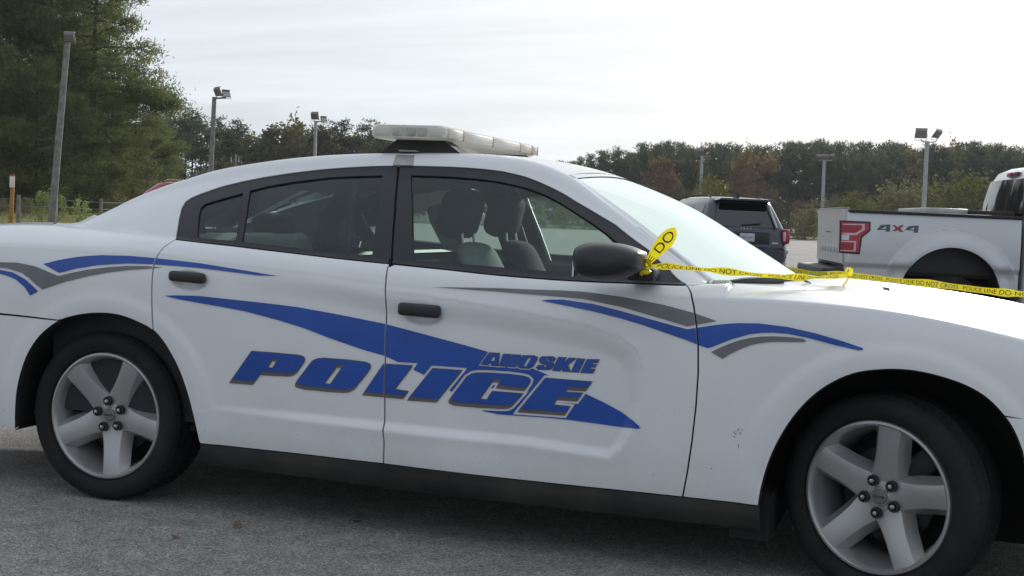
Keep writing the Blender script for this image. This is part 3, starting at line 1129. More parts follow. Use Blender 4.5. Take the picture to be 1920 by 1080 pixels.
LE = z3((880, 620), 5.4, [(775, 480), (1240, 518), (1195, 578), (1010, 565), (970, 622), (1145, 632), (1110, 680), (905, 665), (850, 750), (1020, 768), (985, 822), (520, 790)])
DV = (-3.7, 5.6)


def grey_set(p):
    g = offset_poly(p, 1.2)
    return [[(x + DV[0] * k, y + DV[1] * k) for x, y in g] for k in (0, .34, .67, 1)]


LETTERS = [(LP, [LP_h], [LP_w]), (LO, [LO_h], [LO_w]), (LL, [], []), (LI, [], []), (LC, [], [LC_w]), (LE, [], [])]
ALL_GREY = []
for poly, holes, wh in LETTERS:
    g = grey_set(poly)
    ALL_GREY += g
    ob = decal('letter', [poly], BLUE, OFF + .0012, holes)
    ob2 = decal('letter_shadow', g, SHADOWV, OFF, wh)
    ob2.parent = ob
AH = [z3((880, 620), 5.4, p) for p in (
    [(205, 222), (310, 228), (295, 357), (222, 350), (230, 330), (205, 328), (190, 345), (120, 340)],
    [(348, 235), (428, 240), (405, 287), (417, 288), (440, 241), (525, 246), (468, 368), (388, 362), (410, 313), (398, 312), (373, 361), (305, 354)],
    [(545, 250), (660, 252), (695, 268), (690, 290), (650, 360), (610, 382), (520, 378), (490, 360), (495, 335), (525, 270)],
    [(740, 262), (850, 262), (878, 280), (860, 310), (797, 306), (808, 285), (785, 284), (775, 300), (855, 325), (860, 345), (835, 385), (800, 395), (700, 392), (680, 375), (700, 348), (760, 350), (755, 370), (775, 371), (790, 352), (715, 322), (710, 300), (720, 275)],
    [(905, 268), (985, 272), (955, 325), (1012, 275), (1085, 280), (1000, 345), (1025, 415), (945, 410), (940, 370), (920, 408), (845, 402)],
    [(1097, 282), (1172, 287), (1108, 420), (1032, 415)],
    [(1195, 290), (1318, 292), (1300, 325), (1255, 322), (1248, 340), (1290, 343), (1272, 370), (1230, 368), (1222, 385), (1275, 390), (1252, 430), (1130, 422)])]
AH_h = {0: [z3((880, 620), 5.4, [(243, 268), (264, 270), (254, 306), (222, 302)])], 2: [z3((880, 620), 5.4, [(598, 276), (627, 278), (578, 360), (551, 358)])]}
for i, p in enumerate(AH):
    ob = decal('letter', [offset_poly(p, -.5)], BLUE, OFF + .0012, [offset_poly(q, .3) for q in AH_h.get(i, [])])
    g = decal('letter_shadow', [offset_poly(p, .8)], SHADOWV, OFF, AH_h.get(i, []))
    g.parent = ob
WHITE_OUT = [offset_poly(p, 4.2) for p in ALL_GREY] + [offset_poly(p, 2.6) for p in AH]
SWOOSH = [(308.9, 554.6), (328.9, 553.6), (373, 554.8), (440, 562), (500, 568.5), (560, 576), (640, 590.6), (722, 607), (807, 629.6), (870, 646.5), (914.8, 659.3), (960, 675), (1000, 691.3), (1022.6, 700.6), (1060, 718), (1101.3, 739.4), (1135, 755.5), (1165, 771.9), (1187.4, 788.5), (1199, 799), (1199.6, 803.6), (1176, 802), (1120, 794), (1065, 786.7), (1020, 782.5), (972.6, 779.3), (935, 776.5), (907.8, 771), (860, 742), (796, 703), (737, 674), (722, 667), (680, 655), (622, 635), (570, 615), (522, 600), (462, 584), (420, 576), (373, 567.8), (335, 561)]
decal('blue_stripe', [SWOOSH], BLUE, OFF, WHITE_OUT)
G1 = [(811.6, 538.4), (880, 539.5), (939, 540.8), (1000, 543.4), (1050, 545), (1093.8, 547.5), (1168.8, 557.2), (1243.8, 571.6), (1300, 586.6), (1344, 602), (1288.8, 611.9), (1243.8, 598.4), (1168.8, 576.5), (1093.8, 560.6), (1040, 555.6), (1000, 552.4), (930, 546.5), (870, 542.5)]
decal('grey_stripe', [G1], GREYV)
B1 = [(1014, 564), (1030, 562), (1056, 562), (1112.5, 570.2), (1168.8, 584.4), (1243.8, 605.3), (1288.8, 617.5), (1316, 613), (1344, 609), (1366, 606.7), (1388.5, 605.8), (1424, 606.4), (1477, 613), (1530, 625), (1583, 640.6), (1617, 652.4), (1619, 656), (1610, 657.2), (1565.6, 646.8), (1512.5, 632.6), (1477, 625.8), (1450.5, 623.6), (1428, 623.9), (1406, 626.6), (1371, 636.2), (1335.4, 650.6), (1326.6, 652.6), (1310.6, 647), (1288.8, 638), (1206, 609.4), (1160, 596), (1112.5, 584), (1060, 573)]
decal('blue_stripe', [B1], BLUE)
G2 = [(1333.3, 660), (1352, 651), (1370.8, 643.2), (1388, 637.5), (1406, 633.5), (1428, 631), (1450.5, 630.4), (1480, 632), (1503.6, 635), (1511.6, 637.9), (1509, 641), (1484, 641), (1459, 640.6), (1440, 641.2), (1424, 643.4), (1406, 647.4), (1388.5, 654), (1370, 663), (1354.9, 672.4)]
decal('grey_stripe', [G2], GREYV)
B2 = [(81.7, 495), (110, 488), (141.7, 482.5), (166, 480), (191.7, 478.7), (240, 479.8), (274, 482.5), (306.7, 485.8), (373, 493.4), (440, 504), (521, 517.6), (484.4, 516.5), (417.8, 508), (370, 502.2), (328.9, 498.6), (285, 495.4), (240, 494), (183, 497.2), (141.7, 503.8), (111.7, 511.7)]
decal('blue_stripe', [B2], BLUE)
G3 = [(-70, 500), (-30, 494), (0, 491.7), (33, 492.5), (66.7, 499.4), (110, 517.5), (138, 510.8), (166.7, 505.4), (203, 501), (240, 498.6), (273, 499), (306, 501.6), (284, 503.3), (240, 506.4), (203, 510.8), (166.7, 517.5), (123, 528), (80, 542.5), (66.7, 532.5), (55, 521), (41.7, 511.7), (16.7, 503.6), (0, 501.7), (-30, 503), (-70, 510)]
decal('grey_stripe', [G3], GREYV)
B3 = [(-60, 508), (-30, 505), (0, 505.8), (25, 510.8), (50, 525), (72, 545.8), (57.5, 554), (46.7, 538.3), (30, 523.3), (14, 517), (0, 513.3), (-30, 512), (-60, 514)]
decal('blue_stripe', [B3], BLUE)
# rub marks on the fender
rs = random.Random(3)
SCF = mat('scuff_black', (.05, .045, .045), .8)
for (cx_, cy_, ln_, an) in ((1378, 812, 10, 1.0), (1384, 806, 9, 2.2), (1388, 812, 7, 1.6), (1385, 836, 8, 1.7), (1334, 878, 5, .3), (1377, 818, 6, .7), (1392, 806, 4, 2.5)):
    u_ = (math.cos(an) * ln_ / 2, math.sin(an) * ln_ / 2)
    p_ = (-math.sin(an) * .9, math.cos(an) * .9)
    decal('scuff_mark', [[(cx_ - u_[0], cy_ - u_[1]), (cx_ + p_[0], cy_ + p_[1]), (cx_ + u_[0], cy_ + u_[1]), (cx_ - p_[0] * .6, cy_ - p_[1] * .6)]], SCF, cut=False)

# ------------------------------------------------------------------ wheels
TYRE_R, RIM_R = .350, .256


def make_wheel(phase):
    """wheel about the y axis, its face towards -y; returns an empty-less part: tyre mesh with its sub-parts"""
    prof = [(.245, .02), (.262, -.082), (.268, -.098), (.285, -.109), (.305, -.112), (.322, -.108), (.336, -.098), (.343, -.084)]
    for a in (-.076, -.052, -.047, -.012, -.007, .007, .012, .047, .052, .076):
        groove = a in (-.052, -.047, -.007, .007, .047, .052) and abs(abs(a) - .0495) < .004 or abs(a) <= .0071
        prof.append((TYRE_R - (.008 if groove else 0) - abs(a) * .02, a))
    prof += [(.347, .12), (.343, .134), (.336, .148), (.305, .160), (.262, .14), (.245, .02)]

    def fn(r_, a_, k):
        if r_ > .338 and abs(a_) > .05 and k % 3 == 0:
            return r_ - .0045
        return r_
    t = MB().lathe(prof, 198, fn=fn).obj('tyre', RUBBER, None, smooth=28)
    # barrel and lip
    rp = [(.262, -.084), (.2575, -.093), (.250, -.094), (.244, -.088), (.238, -.070), (.226, -.03), (.216, .03), (.220, .09)]
    rim = MB().lathe(rp, 64).obj('rim', ALLOY, None, smooth=50)
    sp = MB()
    for k in range(5):
        th = phase + k * 2 * PI / 5
        c_, s_ = math.cos(th), math.sin(th)
        def T(r_, w_, y_):
            return (c_ * r_ - s_ * w_, y_, s_ * r_ + c_ * w_)
        # stations along the spoke: radius, half-width of the face, face y, depth
        st = [(.030, .050, -.050, .045), (.075, .049, -.053, .055), (.11, .043, -.060, .055), (.15, .040, -.069, .05), (.20, .040, -.079, .045), (.232, .0415, -.084, .035), (.248, .044, -.086, .02)]
        rings_ = []
        for r_, hw, y_, dp in st:
            rings_.append([T(r_, -hw - .024, y_ + dp), T(r_, -hw - .003, y_ + .010), T(r_, -hw + .002, y_ + .002), T(r_, -hw * .5, y_ - .0015), T(r_, hw * .5, y_ - .0015), T(r_, hw - .002, y_ + .002), T(r_, hw + .003, y_ + .010), T(r_, hw + .024, y_ + dp)])
        sp.rings(rings_)
    spokes = sp.obj('spokes', ALLOY, None, smooth=38)
    hub = MB().lathe([(.001, -.058), (.030, -.058), (.034, -.054), (.070, -.052), (.082, -.048), (.098, -.03), (.108, .01)], 48).obj('hub', ALLOY, None, smooth=30)
    cap = MB().lathe([(.001, -.0665), (.022, -.0655), (.026, -.062), (.027, -.055)], 36).obj('centre_cap', ALLOYD, None, smooth=30)
    sub = [rim, spokes, hub, cap]
    # embossed word on the cap
    word = text_mesh('DODGE', .0105, .0004)
    wd = link('cap_lettering', word, BLACKTRIM)
    wd.rotation_euler = (R(90), 0, 0)
    wd.location = (0, -.0672, -.0035)
    sub.append(wd)
    for k in range(5):
        th = phase + PI / 5 + k * 2 * PI / 5
        m_ = MB()
        m_.lathe([(.0195, -.045), (.0195, -.0655), (.018, -.068), (.0135, -.068), (.013, -.058), (.001, -.057)], 24)
        m2 = MB().lathe([(.001, -.077), (.007, -.076), (.0105, -.071), (.0115, -.055)], 6)
        for mm, nm, mt in ((m_, 'lug_socket', BLACKTRIM), (m2, 'lug_nut', CHROME)):
            o_ = mm.obj(nm, mt, None, smooth=40)
            o_.location = (.0575 * math.cos(th), 0, .0575 * math.sin(th))
            sub.append(o_)
    br = MB().lathe([(.06, .005), (.16, .008), (.165, .012), (.165, .03), (.05, .03)], 48).obj('brake_disc', BRAKE, None)
    cal = MB().box((.10, .01, .10), (.09, .05, .14), Matrix.Rotation(R(45), 4, 'Y'), .015).obj('brake_caliper', BRAKE, None)
    dark = MB().lathe([(.001, .085), (.232, .085)], 40).obj('backing_plate', LINER, None)
    sub += [br, cal, dark]
    for o_ in sub:
        o_.parent = t
    t.name = 'wheel'
    return t


def text_mesh(s, size, ext=0.0):
    cu = bpy.data.curves.new('lettering', 'FONT')
    cu.body = s
    cu.size = size
    cu.align_x = 'CENTER'
    cu.extrude = ext
    ob = bpy.data.objects.new('lettering_source', cu)
    COL.objects.link(ob)
    dg = bpy.context.evaluated_depsgraph_get()
    me = bpy.data.meshes.new_from_object(ob.evaluated_get(dg))
    bpy.data.objects.remove(ob)
    bpy.data.curves.remove(cu)
    return me


TH = .345 / TYRE_R
for (wx, wy, phase, steer, side) in ((-.006, -.785, R(62), 0, 1), (3.072, -.785, R(82), R(-23), 1), (0, .785, R(20), 0, -1), (3.072, .785, R(40), R(-23), -1)):
    wh = make_wheel(phase)
    wh.parent = CAR
    wh.location = (wx, wy, .347)
    wh.rotation_euler = (0, 0, steer if side == 1 else steer + PI)

# ------------------------------------------------------------------ handles, mirror, wiper
for (a, b, wpx, hpx, par) in ((355, 519.5, 68, 20, rear_door), (789, 581.5, 79, 23, front_door)):
    P0, _ = surf(a - wpx / 2, b - wpx * .045)
    P1, _ = surf(a + wpx / 2, b + wpx * .045)
    p0, p1 = Vector(P0[0]), Vector(P1[0])
    d = (p1 - p0)
    ln_ = d.length * .98
    hh = hpx / 485
    c_ = (p0 + p1) / 2
    ang = math.atan2(d.z, d.x)
    hb = MB().box((c_.x, min(p0.y, p1.y) - .012, c_.z), (ln_, .036, hh), Matrix.Rotation(-ang, 4, 'Y'), .0135, 3)
    hb.obj('door_handle', BLACKTRIM, par, smooth=60)

MO = z3((1040, 420), 6, [(243, 430), (250, 300), (290, 245), (400, 210), (600, 205), (800, 235), (950, 290), (1010, 345), (1005, 470), (980, 520), (800, 600), (550, 630), (350, 607), (270, 550)])
mo = [px_y(a, b, -1.07) for a, b in MO]
mo = smooth_poly([(p[0], p[2]) for p in mo], 4, True)
mc = np.mean(mo, 0)
rings_ = []
for y_, sc_ in ((-.955, .62), (-.97, .78), (-1.0, .92), (-1.04, .99), (-1.075, 1.0), (-1.11, .97), (-1.14, .88), (-1.16, .72), (-1.172, .5), (-1.176, .25)):
    rings_.append([(mc[0] + (p[0] - mc[0]) * (1 - (1 - sc_) * .55), y_, mc[1] + (p[1] - mc[1]) * sc_) for p in mo])
mir = MB().rings(rings_).obj('side_mirror', MIRRORB, CAR, smooth=70)
MB().box((2.22, -.93, 1.055), (.10, .12, .05), None, .015).obj('mirror_arm', BLACKTRIM, mir)
MB().prism([(-.075 - 1.065, -.045), (.07 - 1.065, -.045), (.075 - 1.065, .04), (-.07 - 1.065, .045)], 'x', 2.018, 2.024).obj('mirror_glass', CHROME, mir).location = (0, 0, 1.088)
mirror_y(mir, CAR)

wp = MB().tube([tuple(px_y(*q)) for q in ((1356, 530.5, -.72), (1395, 528, -.64), (1430, 527, -.55), (1468, 526, -.44))], [.006, .015, .018, .010], 7)
wp.tube([tuple(px_y(*q)) for q in ((1392, 529, -.62), (1450, 525.5, -.44), (1500, 524, -.25))], [.010, .009, .006], 7)
wp.obj('wiper', BLACKTRIM, CAR)

# ------------------------------------------------------------------ light bar with its feet and hook
lb0 = MB()
prof = [(1.015, 1.535), (1.03, 1.522), (1.30, 1.522), (1.325, 1.532), (1.335, 1.55), (1.33, 1.568), (1.31, 1.577), (1.04, 1.577), (1.02, 1.565)]
rings_ = []
pc = np.mean(prof, 0)
for y_, k in ((-.625, .90), (-.618, .965), (-.605, 1), (.605, 1), (.618, .965), (.625, .90)):
    rings_.append([(pc[0] + (p[0] - pc[0]) * k, y_, pc[1] + (p[1] - pc[1]) * k) for p in prof])
bar = lb0.rings(rings_).obj('light_bar', LENS, CAR, smooth=35)
# lens modules along the front and back edges and on the near end
for (y0, y1) in ((-.585, -.425), (-.415, -.06), (-.05, .32), (.33, .50), (.51, .59)):
    for xx, x2 in ((1.327, 1.339), (1.011, 1.023)):
        MB().box(((xx + x2) / 2, (y0 + y1) / 2, 1.549), (x2 - xx, y1 - y0 - .004, .036), None, .004).obj('lens_module', LENS, bar)
    MB().box((1.335, y1 + .005, 1.549), (.007, .006, .042), None, .001).obj('lens_seam', LENSLINE, bar)
for (x0, x1, m_) in ((1.035, 1.105, LENS), (1.112, 1.160, LENSG), (1.164, 1.215, LENSG), (1.219, 1.26, LENSG), (1.266, 1.318, LENS)):
    MB().box(((x0 + x1) / 2, -.620, 1.549), (x1 - x0, .018, .036), None, .006).obj('end_module', m_, bar)
for sgn in (-1, 1):
    y_ = sgn * .50
    f_ = MB()
    f_.rings([[(1.03, y_ - .05, 1.465), (1.385, y_ - .05, 1.468), (1.385, y_ + .05, 1.475), (1.03, y_ + .05, 1.475)],
              [(1.10, y_ - .045, 1.523), (1.30, y_ - .045, 1.523), (1.30, y_ + .045, 1.523), (1.10, y_ + .045, 1.523)]])
    f_.obj('bar_foot', BEDBLACK, bar, smooth=0)
hk = hits([(744, 291.5), (777, 292.5), (774, 311), (737, 310)])
ks = sheet('roof_hook', side_map, [hk], spacing=.02, offset=.004, flange=.003, m=METALB, parent=bar)
MB().box((1.165, -.545, 1.476), (.075, .09, .006), None, .001).obj('roof_hook', METALB, bar)

# ------------------------------------------------------------------ the far side and the ends of the body
cap_ = lambda x: 1.6 - .10 * float(sstep(-.42, -.2, x)) * float(sstep(.38, .22, x))
k0 = bs.index((2.415, 1.105)) + 1
bs_far = bs[:k0] + [(float(x), cap_(x)) for x in rl] + bs[k0 + len(rl):]
far_side = sheet('body_side', side_map, [bs_far], [h_dlo_r, h_dlo_f], spacing=.03, flange=.012, m=WHITE, parent=None, rows=ROWS)
mirror_y(far_side, CAR, 'body_side')
bpy.data.objects.remove(far_side)
xs_ = [float(x) for x in rl if -.40 < x < .36]
fg_ = sheet('rear_window', side_map, [[(x, cap_(x) + .001) for x in xs_[::-1]] + [(x, 1.6) for x in xs_]], spacing=.05, offset=-.004, m=REARGL)
mirror_y(fg_, CAR, 'rear_window_edge')
bpy.data.objects.remove(fg_)
for o_ in (rear_door, front_door, front_fender, rear_bumper, front_bumper, side_skirt):
    f_ = mirror_y(o_, CAR)
    for ch in [c for c in list(COL.objects) if c.parent == o_ and c.name.split('.')[0] in ('window_trim', 'quarter_glass', 'window_glass', 'sill_strip', 'door_handle')]:
        mirror_y(ch, f_)
for o_ in [c for c in list(COL.objects) if c.parent == CAR and c.name.startswith('wheel_housing')]:
    mirror_y(o_, CAR)


def end_cap(name, x0, s0, s1, bulge, m_):
    ss_ = np.linspace(s0, s1, 14)
    E_ = side_pos(np.stack([np.full(14, x0), ss_], -1))
    vv = np.linspace(-1, 1, 25)
    G_ = np.zeros((25, 14, 3))
    for i, v in enumerate(vv):
        G_[i, :, 0] = x0 + bulge * (1 - v * v)
        G_[i, :, 1] = E_[:, 1] * -v
        G_[i, :, 2] = E_[:, 2]
    return link(name, grid_mesh(name, G_, flip=bulge > 0), m_, CAR)


end_cap('nose_panel', 3.98, .84, 1.095, .05, WHITE)
end_cap('front_fascia', 3.985, .30, .86, .07, WHITE)
gr = MB()
for k in range(5):
    gr.box((4.055, 0, .50 + k * .04), (.03, .9, .012))
gr.obj('grille', BLACKTRIM, CAR)
for sgn in (-1, 1):
    MB().box((3.99, sgn * .50, .68), (.06, .22, .08), Matrix.Rotation(-sgn * .2, 4, 'Z'), .02).obj('headlight', CLEARL, CAR)
    MB().box((-1.27, sgn * .55, .92), (.05, .34, .12), Matrix.Rotation(sgn * .1, 4, 'Z'), .02).obj('tail_light', REDLENS, CAR)
end_cap('tail_panel', -1.2, .74, 1.095, -.06, WHITE)
end_cap('rear_fascia', -1.2, .30, .735, -.08, WHITE)

# ------------------------------------------------------------------ underbody and cabin
ub = MB()
ub.box((1.55, 0, .235), (2.15, 1.66, .05))
ub.box((1.5, 0, .30), (4.9, .95, .12))
ub.box((3.75, 0, .33), (.5, 1.1, .10))
ub.box((-.85, 0, .36), (.7, 1.3, .14))
ub.tube([(0, -.72, .345), (0, .72, .345)], .05, 8)
ub.tube([(3.052, -.72, .345), (3.052, .72, .345)], .04, 8)
ub.box((1.55, .55, .20), (2.1, .5, .13))  # this box and those below are added to block sun leaking under
ub.box((.42, .70, .22), (.16, .4, .22))
ub.box((2.62, .60, .20), (.16, .7, .26))
ub.box((3.4, .2, .22), (.5, 1.0, .2))
ub.box((2.62, -.55, .23), (.14, .6, .16))
ub.obj('underbody_and_blockers', UNDER, CAR)
cab = MB()
for sgn in (-1, 1):
    cab.prism([(-.3, .35), (2.35, .35), (2.35, 1.0), (1.2, 1.0), (.3, 1.035), (-.3, 1.05)], 'y', sgn * .80, sgn * .83)
cab.box((.95, 0, .32), (3.0, 1.58, .03))
cab.prism([(2.05, .55), (2.62, .55), (2.62, .98), (2.45, 1.015), (2.15, 1.02), (2.03, .93)], 'y', -.79, .79)
cab.prism([(-.50, .95), (.10, .97), (.10, 1.02), (-.50, 1.08)], 'y', -.72, .72)
cab.obj('cabin_shell', DARKIN, CAR)
for sgn in (-1, 1):
    pil = MB()
    for pts, wd in (([(1.22, .765, 1.0), (1.15, .64, 1.28), (1.12, .53, 1.40)], .065), ([(2.27, .735, 1.02), (1.98, .575, 1.24), (1.78, .50, 1.345)], .04), ([(.16, .74, 1.04), (.24, .62, 1.20), (.40, .51, 1.31)], .06)):
        pil.tube([(a, sgn * b, c) for a, b, c in pts], wd, 6)
    pil.tube([(x, sgn * (float(yrail(x)) - .05), float(zrail(x)) - .055) for x in np.linspace(.42, 1.76, 12)], .03, 6)
    pil.obj('pillar_trim', DARKIN, CAR)


def make_seat(y_, name='front_seat'):
    s_ = MB()
    s_.box((1.62 + SDX, y_, .58), (.52, .50, .18), Matrix.Rotation(R(-8), 4, 'Y'), .06, 3)
    seat = s_.obj(name, CLOTH, CAR, smooth=60)
    b_ = MB().rings([[(1.40 + SDX + px_ - .30 * k, y_ + w_ * q, .62 + k * .62) for px_, w_ in ((-.07, .20), (.07, .22), (.07, -.22), (-.07, -.20))] for k, q in ((0, .95), (.22, 1.08), (.5, 1.05), (.72, .9), (.82, .62))])
    bb = b_.obj('seat_back', CLOTHG if y_ < 0 else CLOTH, seat, smooth=60)
    sd_ = bb.modifiers.new('round', 'SUBSURF'); sd_.levels = 2; sd_.render_levels = 2
    h_ = MB().box((1.10 + SDX, y_, 1.235), (.12, .27, .20), Matrix.Rotation(R(14), 4, 'Y'), .05, 3)
    h_.obj('headrest', CLOTH, seat, smooth=60)
    st_ = MB()
    for dy_ in (-.07, .07):
        st_.tube([(1.125 + SDX, y_ + dy_, 1.20), (1.15 + SDX, y_ + dy_, 1.06)], .007, 6)
    st_.obj('headrest_stem', CHROME, seat)
    return seat


SDX = .22
make_seat(-.37)
SDX = .16
make_seat(.37)
# light grey vinyl back bench with bolsters
rsb = MB().box((.40, 0, .62), (.5, 1.3, .2), None, .06, 3).obj('rear_bench', CLOTHL, CAR, smooth=60)
MB().box((.13, 0, .88), (.14, 1.34, .46), Matrix.Rotation(R(-22), 4, 'Y'), .06, 3).obj('bench_back', CLOTHL, rsb, smooth=60)
for y_ in (-.42, .42):
    MB().box((.03, y_, 1.12), (.12, .28, .15), Matrix.Rotation(R(-12), 4, 'Y'), .045, 3).obj('headrest', CLOTH, rsb, smooth=60)
# prisoner partition behind the front seats
pt = MB()
pt.box((.93, 0, .82), (.02, 1.38, .46))
for y_ in (-.66, .66):
    pt.tube([(.93, y_, .6), (.95, y_ * .93, 1.36)], .016, 6)
pt.tube([(.95, -.61, 1.36), (.95, .61, 1.36)], .016, 6)
pt.tube([(.935, -.65, 1.05), (.935, .65, 1.05)], .014, 6)
pt.obj('partition', BEDBLACK, CAR)
sw = MB()
cs = Vector((1.98, .37, .98))
sw.tube([cs + Vector((math.sin(t) * .06 + 0, math.cos(t) * .18, math.sin(t) * .17)) for t in np.linspace(0, 2 * PI, 33)], .014, 8, cap=False)
sw.box(tuple(cs), (.05, .14, .10), Matrix.Rotation(R(-20), 4, 'Y'), .02)
sw.tube([cs, cs + Vector((.2, 0, -.08))], .03, 8)
sw.obj('steering_wheel', DARKIN, CAR)
# grab handle, and an added pale board for the light patch across the cabin
MB().tube([(.88, .60, 1.28), (.90, .605, 1.22), (.90, .61, 1.12), (.89, .615, 1.08)], .009, 6).obj('grab_handle', CHROME, CAR)
bd_ = [px_y(a, b, .60) for a, b in ((801, 393), (806, 387), (836, 377), (843, 405), (858, 460), (866, 491), (840, 491), (829, 460), (806, 415))]
MB().prism([(p[0], p[2]) for p in bd_], 'y', .595, .62).obj('light_patch_board', CLOTHL, CAR, smooth=0)
fr_ = MB()  # added pale tubes that draw highlights along the far window frames
fr_.tube([px_y(a, b, .66) for a, b in ((838, 372), (856, 420), (872, 470), (880, 492))], .010, 6)
fr_.tube([px_y(a, b, .74) for a, b in ((986, 372), (996, 400), (1012, 440), (1030, 490))], .012, 6)
fr_.obj('frame_highlight', METALB, CAR)
MB().box((2.06, 0, 1.29), (.03, .22, .06), Matrix.Rotation(R(20), 4, 'Y'), .02).obj('interior_mirror', DARKIN, CAR)
# ------------------------------------------------------------------ ground
def ground_mat():
    m = mat('asphalt', (.135, .135, .137), .93, spec=.25)
    t = m.node_tree
    n, l = t.nodes.new, t.links.new
    b = t.nodes['Principled BSDF']
    tcn = n('ShaderNodeTexCoord')
    v = n('ShaderNodeTexVoronoi'); v.inputs['Scale'].default_value = 165
    l(tcn.outputs['Object'], v.inputs[0])
    ag = n('ShaderNodeValToRGB')
    ag.color_ramp.elements[0].position = .0; ag.color_ramp.elements[0].color = (.140, .130, .121, 1)
    ag.color_ramp.elements[1].position = 1; ag.color_ramp.elements[1].color = (.44, .41, .375, 1)
    e = ag.color_ramp.elements.new(.55); e.color = (.255, .238, .222, 1)
    sp = n('ShaderNodeSeparateColor')
    l(v.outputs['Color'], sp.inputs[0])
    l(sp.outputs[0], ag.inputs[0])
    z = n('ShaderNodeTexNoise'); z.inputs['Scale'].default_value = .55; z.inputs['Detail'].default_value = 8; z.inputs['Roughness'].default_value = .6
    l(tcn.outputs['Object'], z.inputs[0])
    mr = n('ShaderNodeMapRange'); mr.inputs[1].default_value = .3; mr.inputs[2].default_value = .7; mr.inputs[3].default_value = .80; mr.inputs[4].default_value = 1.2
    l(z.outputs[0], mr.inputs[0])
    z2 = n('ShaderNodeTexNoise'); z2.inputs['Scale'].default_value = 9; z2.inputs['Detail'].default_value = 5
    l(tcn.outputs['Object'], z2.inputs[0])
    m2 = n('ShaderNodeMapRange'); m2.inputs[1].default_value = .3; m2.inputs[2].default_value = .7; m2.inputs[3].default_value = .85; m2.inputs[4].default_value = 1.15
    l(z2.outputs[0], m2.inputs[0])
    mm = n('ShaderNodeMath'); mm.operation = 'MULTIPLY'
    l(mr.outputs[0], mm.inputs[0]); l(m2.outputs[0], mm.inputs[1])
    vm = n('ShaderNodeVectorMath'); vm.operation = 'SCALE'
    l(ag.outputs[0], vm.inputs[0]); l(mm.outputs[0], vm.inputs['Scale'])
    l(vm.outputs[0], b.inputs['Base Color'])
    bp = n('ShaderNodeBump'); bp.inputs['Strength'].default_value = .55; bp.inputs['Distance'].default_value = .006
    l(v.outputs['Distance'], bp.inputs['Height'])
    l(bp.outputs[0], b.inputs['Normal'])
    return m


HAZE_D = .00022
ASPHALT = ground_mat()
GRASS = mat('grass', (.235, .205, .080), .95, vscale=.35, col2=(.17, .165, .055), var=.15, bump=.4, bscale=6, spec=.1, detail=8)
DIRT = mat('leaf_litter', (.075, .058, .040), .95, vscale=.8, col2=(.05, .045, .026), var=.2, spec=.1)
KERB = mat('kerb_concrete', (.30, .29, .27), .9, var=.15, vscale=2)


def flat(name, pts, z, m):
    o = MB().add([(p[0], p[1], z) for p in pts], [tuple(range(len(pts)))]).obj(name, m, None, smooth=0)
    return setp(o, kind='structure')


flat('ground', [(-900, -700), (900, -700), (900, 1200), (-900, 1200)], 0 - .02, GRASS)
g = lambda px, D: on_ground(px, D)[:2]
lot = [(-60, -60), (90, -60), (95, 20), g(2700, 122), g(1900, 126), g(1480, 131), g(1050, 134), g(760, 120), g(430, 46), g(300, 30), (-26, 12)]
flat('parking_lot', lot, 0, ASPHALT)
flat('forest_floor', [g(-900, 118), g(330, 112), g(520, 165), g(900, 185), g(1080, 190), g(2700, 175), g(3400, 420), g(-1500, 420)], -.012, DIRT)
kb_ = MB()
kp = [Vector((*g(px, D), .0)) for px, D in ((2700, 122.2), (1900, 126.2), (1480, 131.2), (1050, 134.2), (760, 120.2))]
for a, b in zip(kp[:-1], kp[1:]):
    d = (b - a)
    kb_.box(tuple((a + b) / 2 + Vector((0, 0, .06))), (d.length, .2, .14), Matrix.Rotation(math.atan2(d.y, d.x), 4, 'Z'))
setp(kb_.obj('kerb', KERB, None, smooth=0), kind='structure')

# ------------------------------------------------------------------ foliage
def leafmat(name, c1, c2, objvar=.25, transl=.25):
    return mat(name, c1, .75, vscale=1.1, col2=c2, var=.0, spec=.2, transl=transl, objvar=objvar, detail=3)


PINE = leafmat('pine_needles', (.105, .130, .042), (.175, .185, .070), .15, .55)
PINEF = leafmat('far_pine_needles', (.066, .088, .046), (.11, .125, .060), .35, .42)
RUST = leafmat('rust_leaves', (.19, .125, .062), (.25, .15, .072), .25, .42)
OLIVE = leafmat('olive_leaves', (.125, .125, .058), (.19, .17, .080), .25, .42)
YGREEN = leafmat('yellow_green_leaves', (.11, .125, .025), (.19, .175, .035), .2)
SHRUB = leafmat('shrub_leaves', (.19, .25, .075), (.30, .34, .13), .2, .5)
BARK = mat('bark', (.075, .058, .045), .95, var=.3, vscale=8)
BARKG = mat('grey_bark', (.12, .105, .09), .95, var=.3, vscale=8)
DRY = leafmat('dry_brush', (.13, .095, .062), (.19, .15, .10), .2, .15)


def tri_leaves(cen, dirs, length, width, rng):
    """thin leaf triangles: base at cen, tip along dirs"""
    n = len(cen)
    side = np.cross(dirs, rng.normal(size=(n, 3)))
    side /= np.linalg.norm(side, axis=1, keepdims=True) + 1e-9
    L_ = np.asarray(length).reshape(-1, 1) if np.ndim(length) else length
    a = cen - side * width * .5
    b = cen + side * width * .5
    c = cen + dirs * L_
    return np.stack([a, b, c], 1)


def quad_leaves(cen, size, rng):
    n = len(cen)
    u = rng.normal(size=(n, 3)); u /= np.linalg.norm(u, axis=1, keepdims=True)
    v = np.cross(u, rng.normal(size=(n, 3))); v /= np.linalg.norm(v, axis=1, keepdims=True)
    s = size * rng.uniform(.6, 1.3, (n, 1))
    return np.stack([cen - u * s, cen + v * s * .55, cen + u * s, cen - v * s * .55], 1)


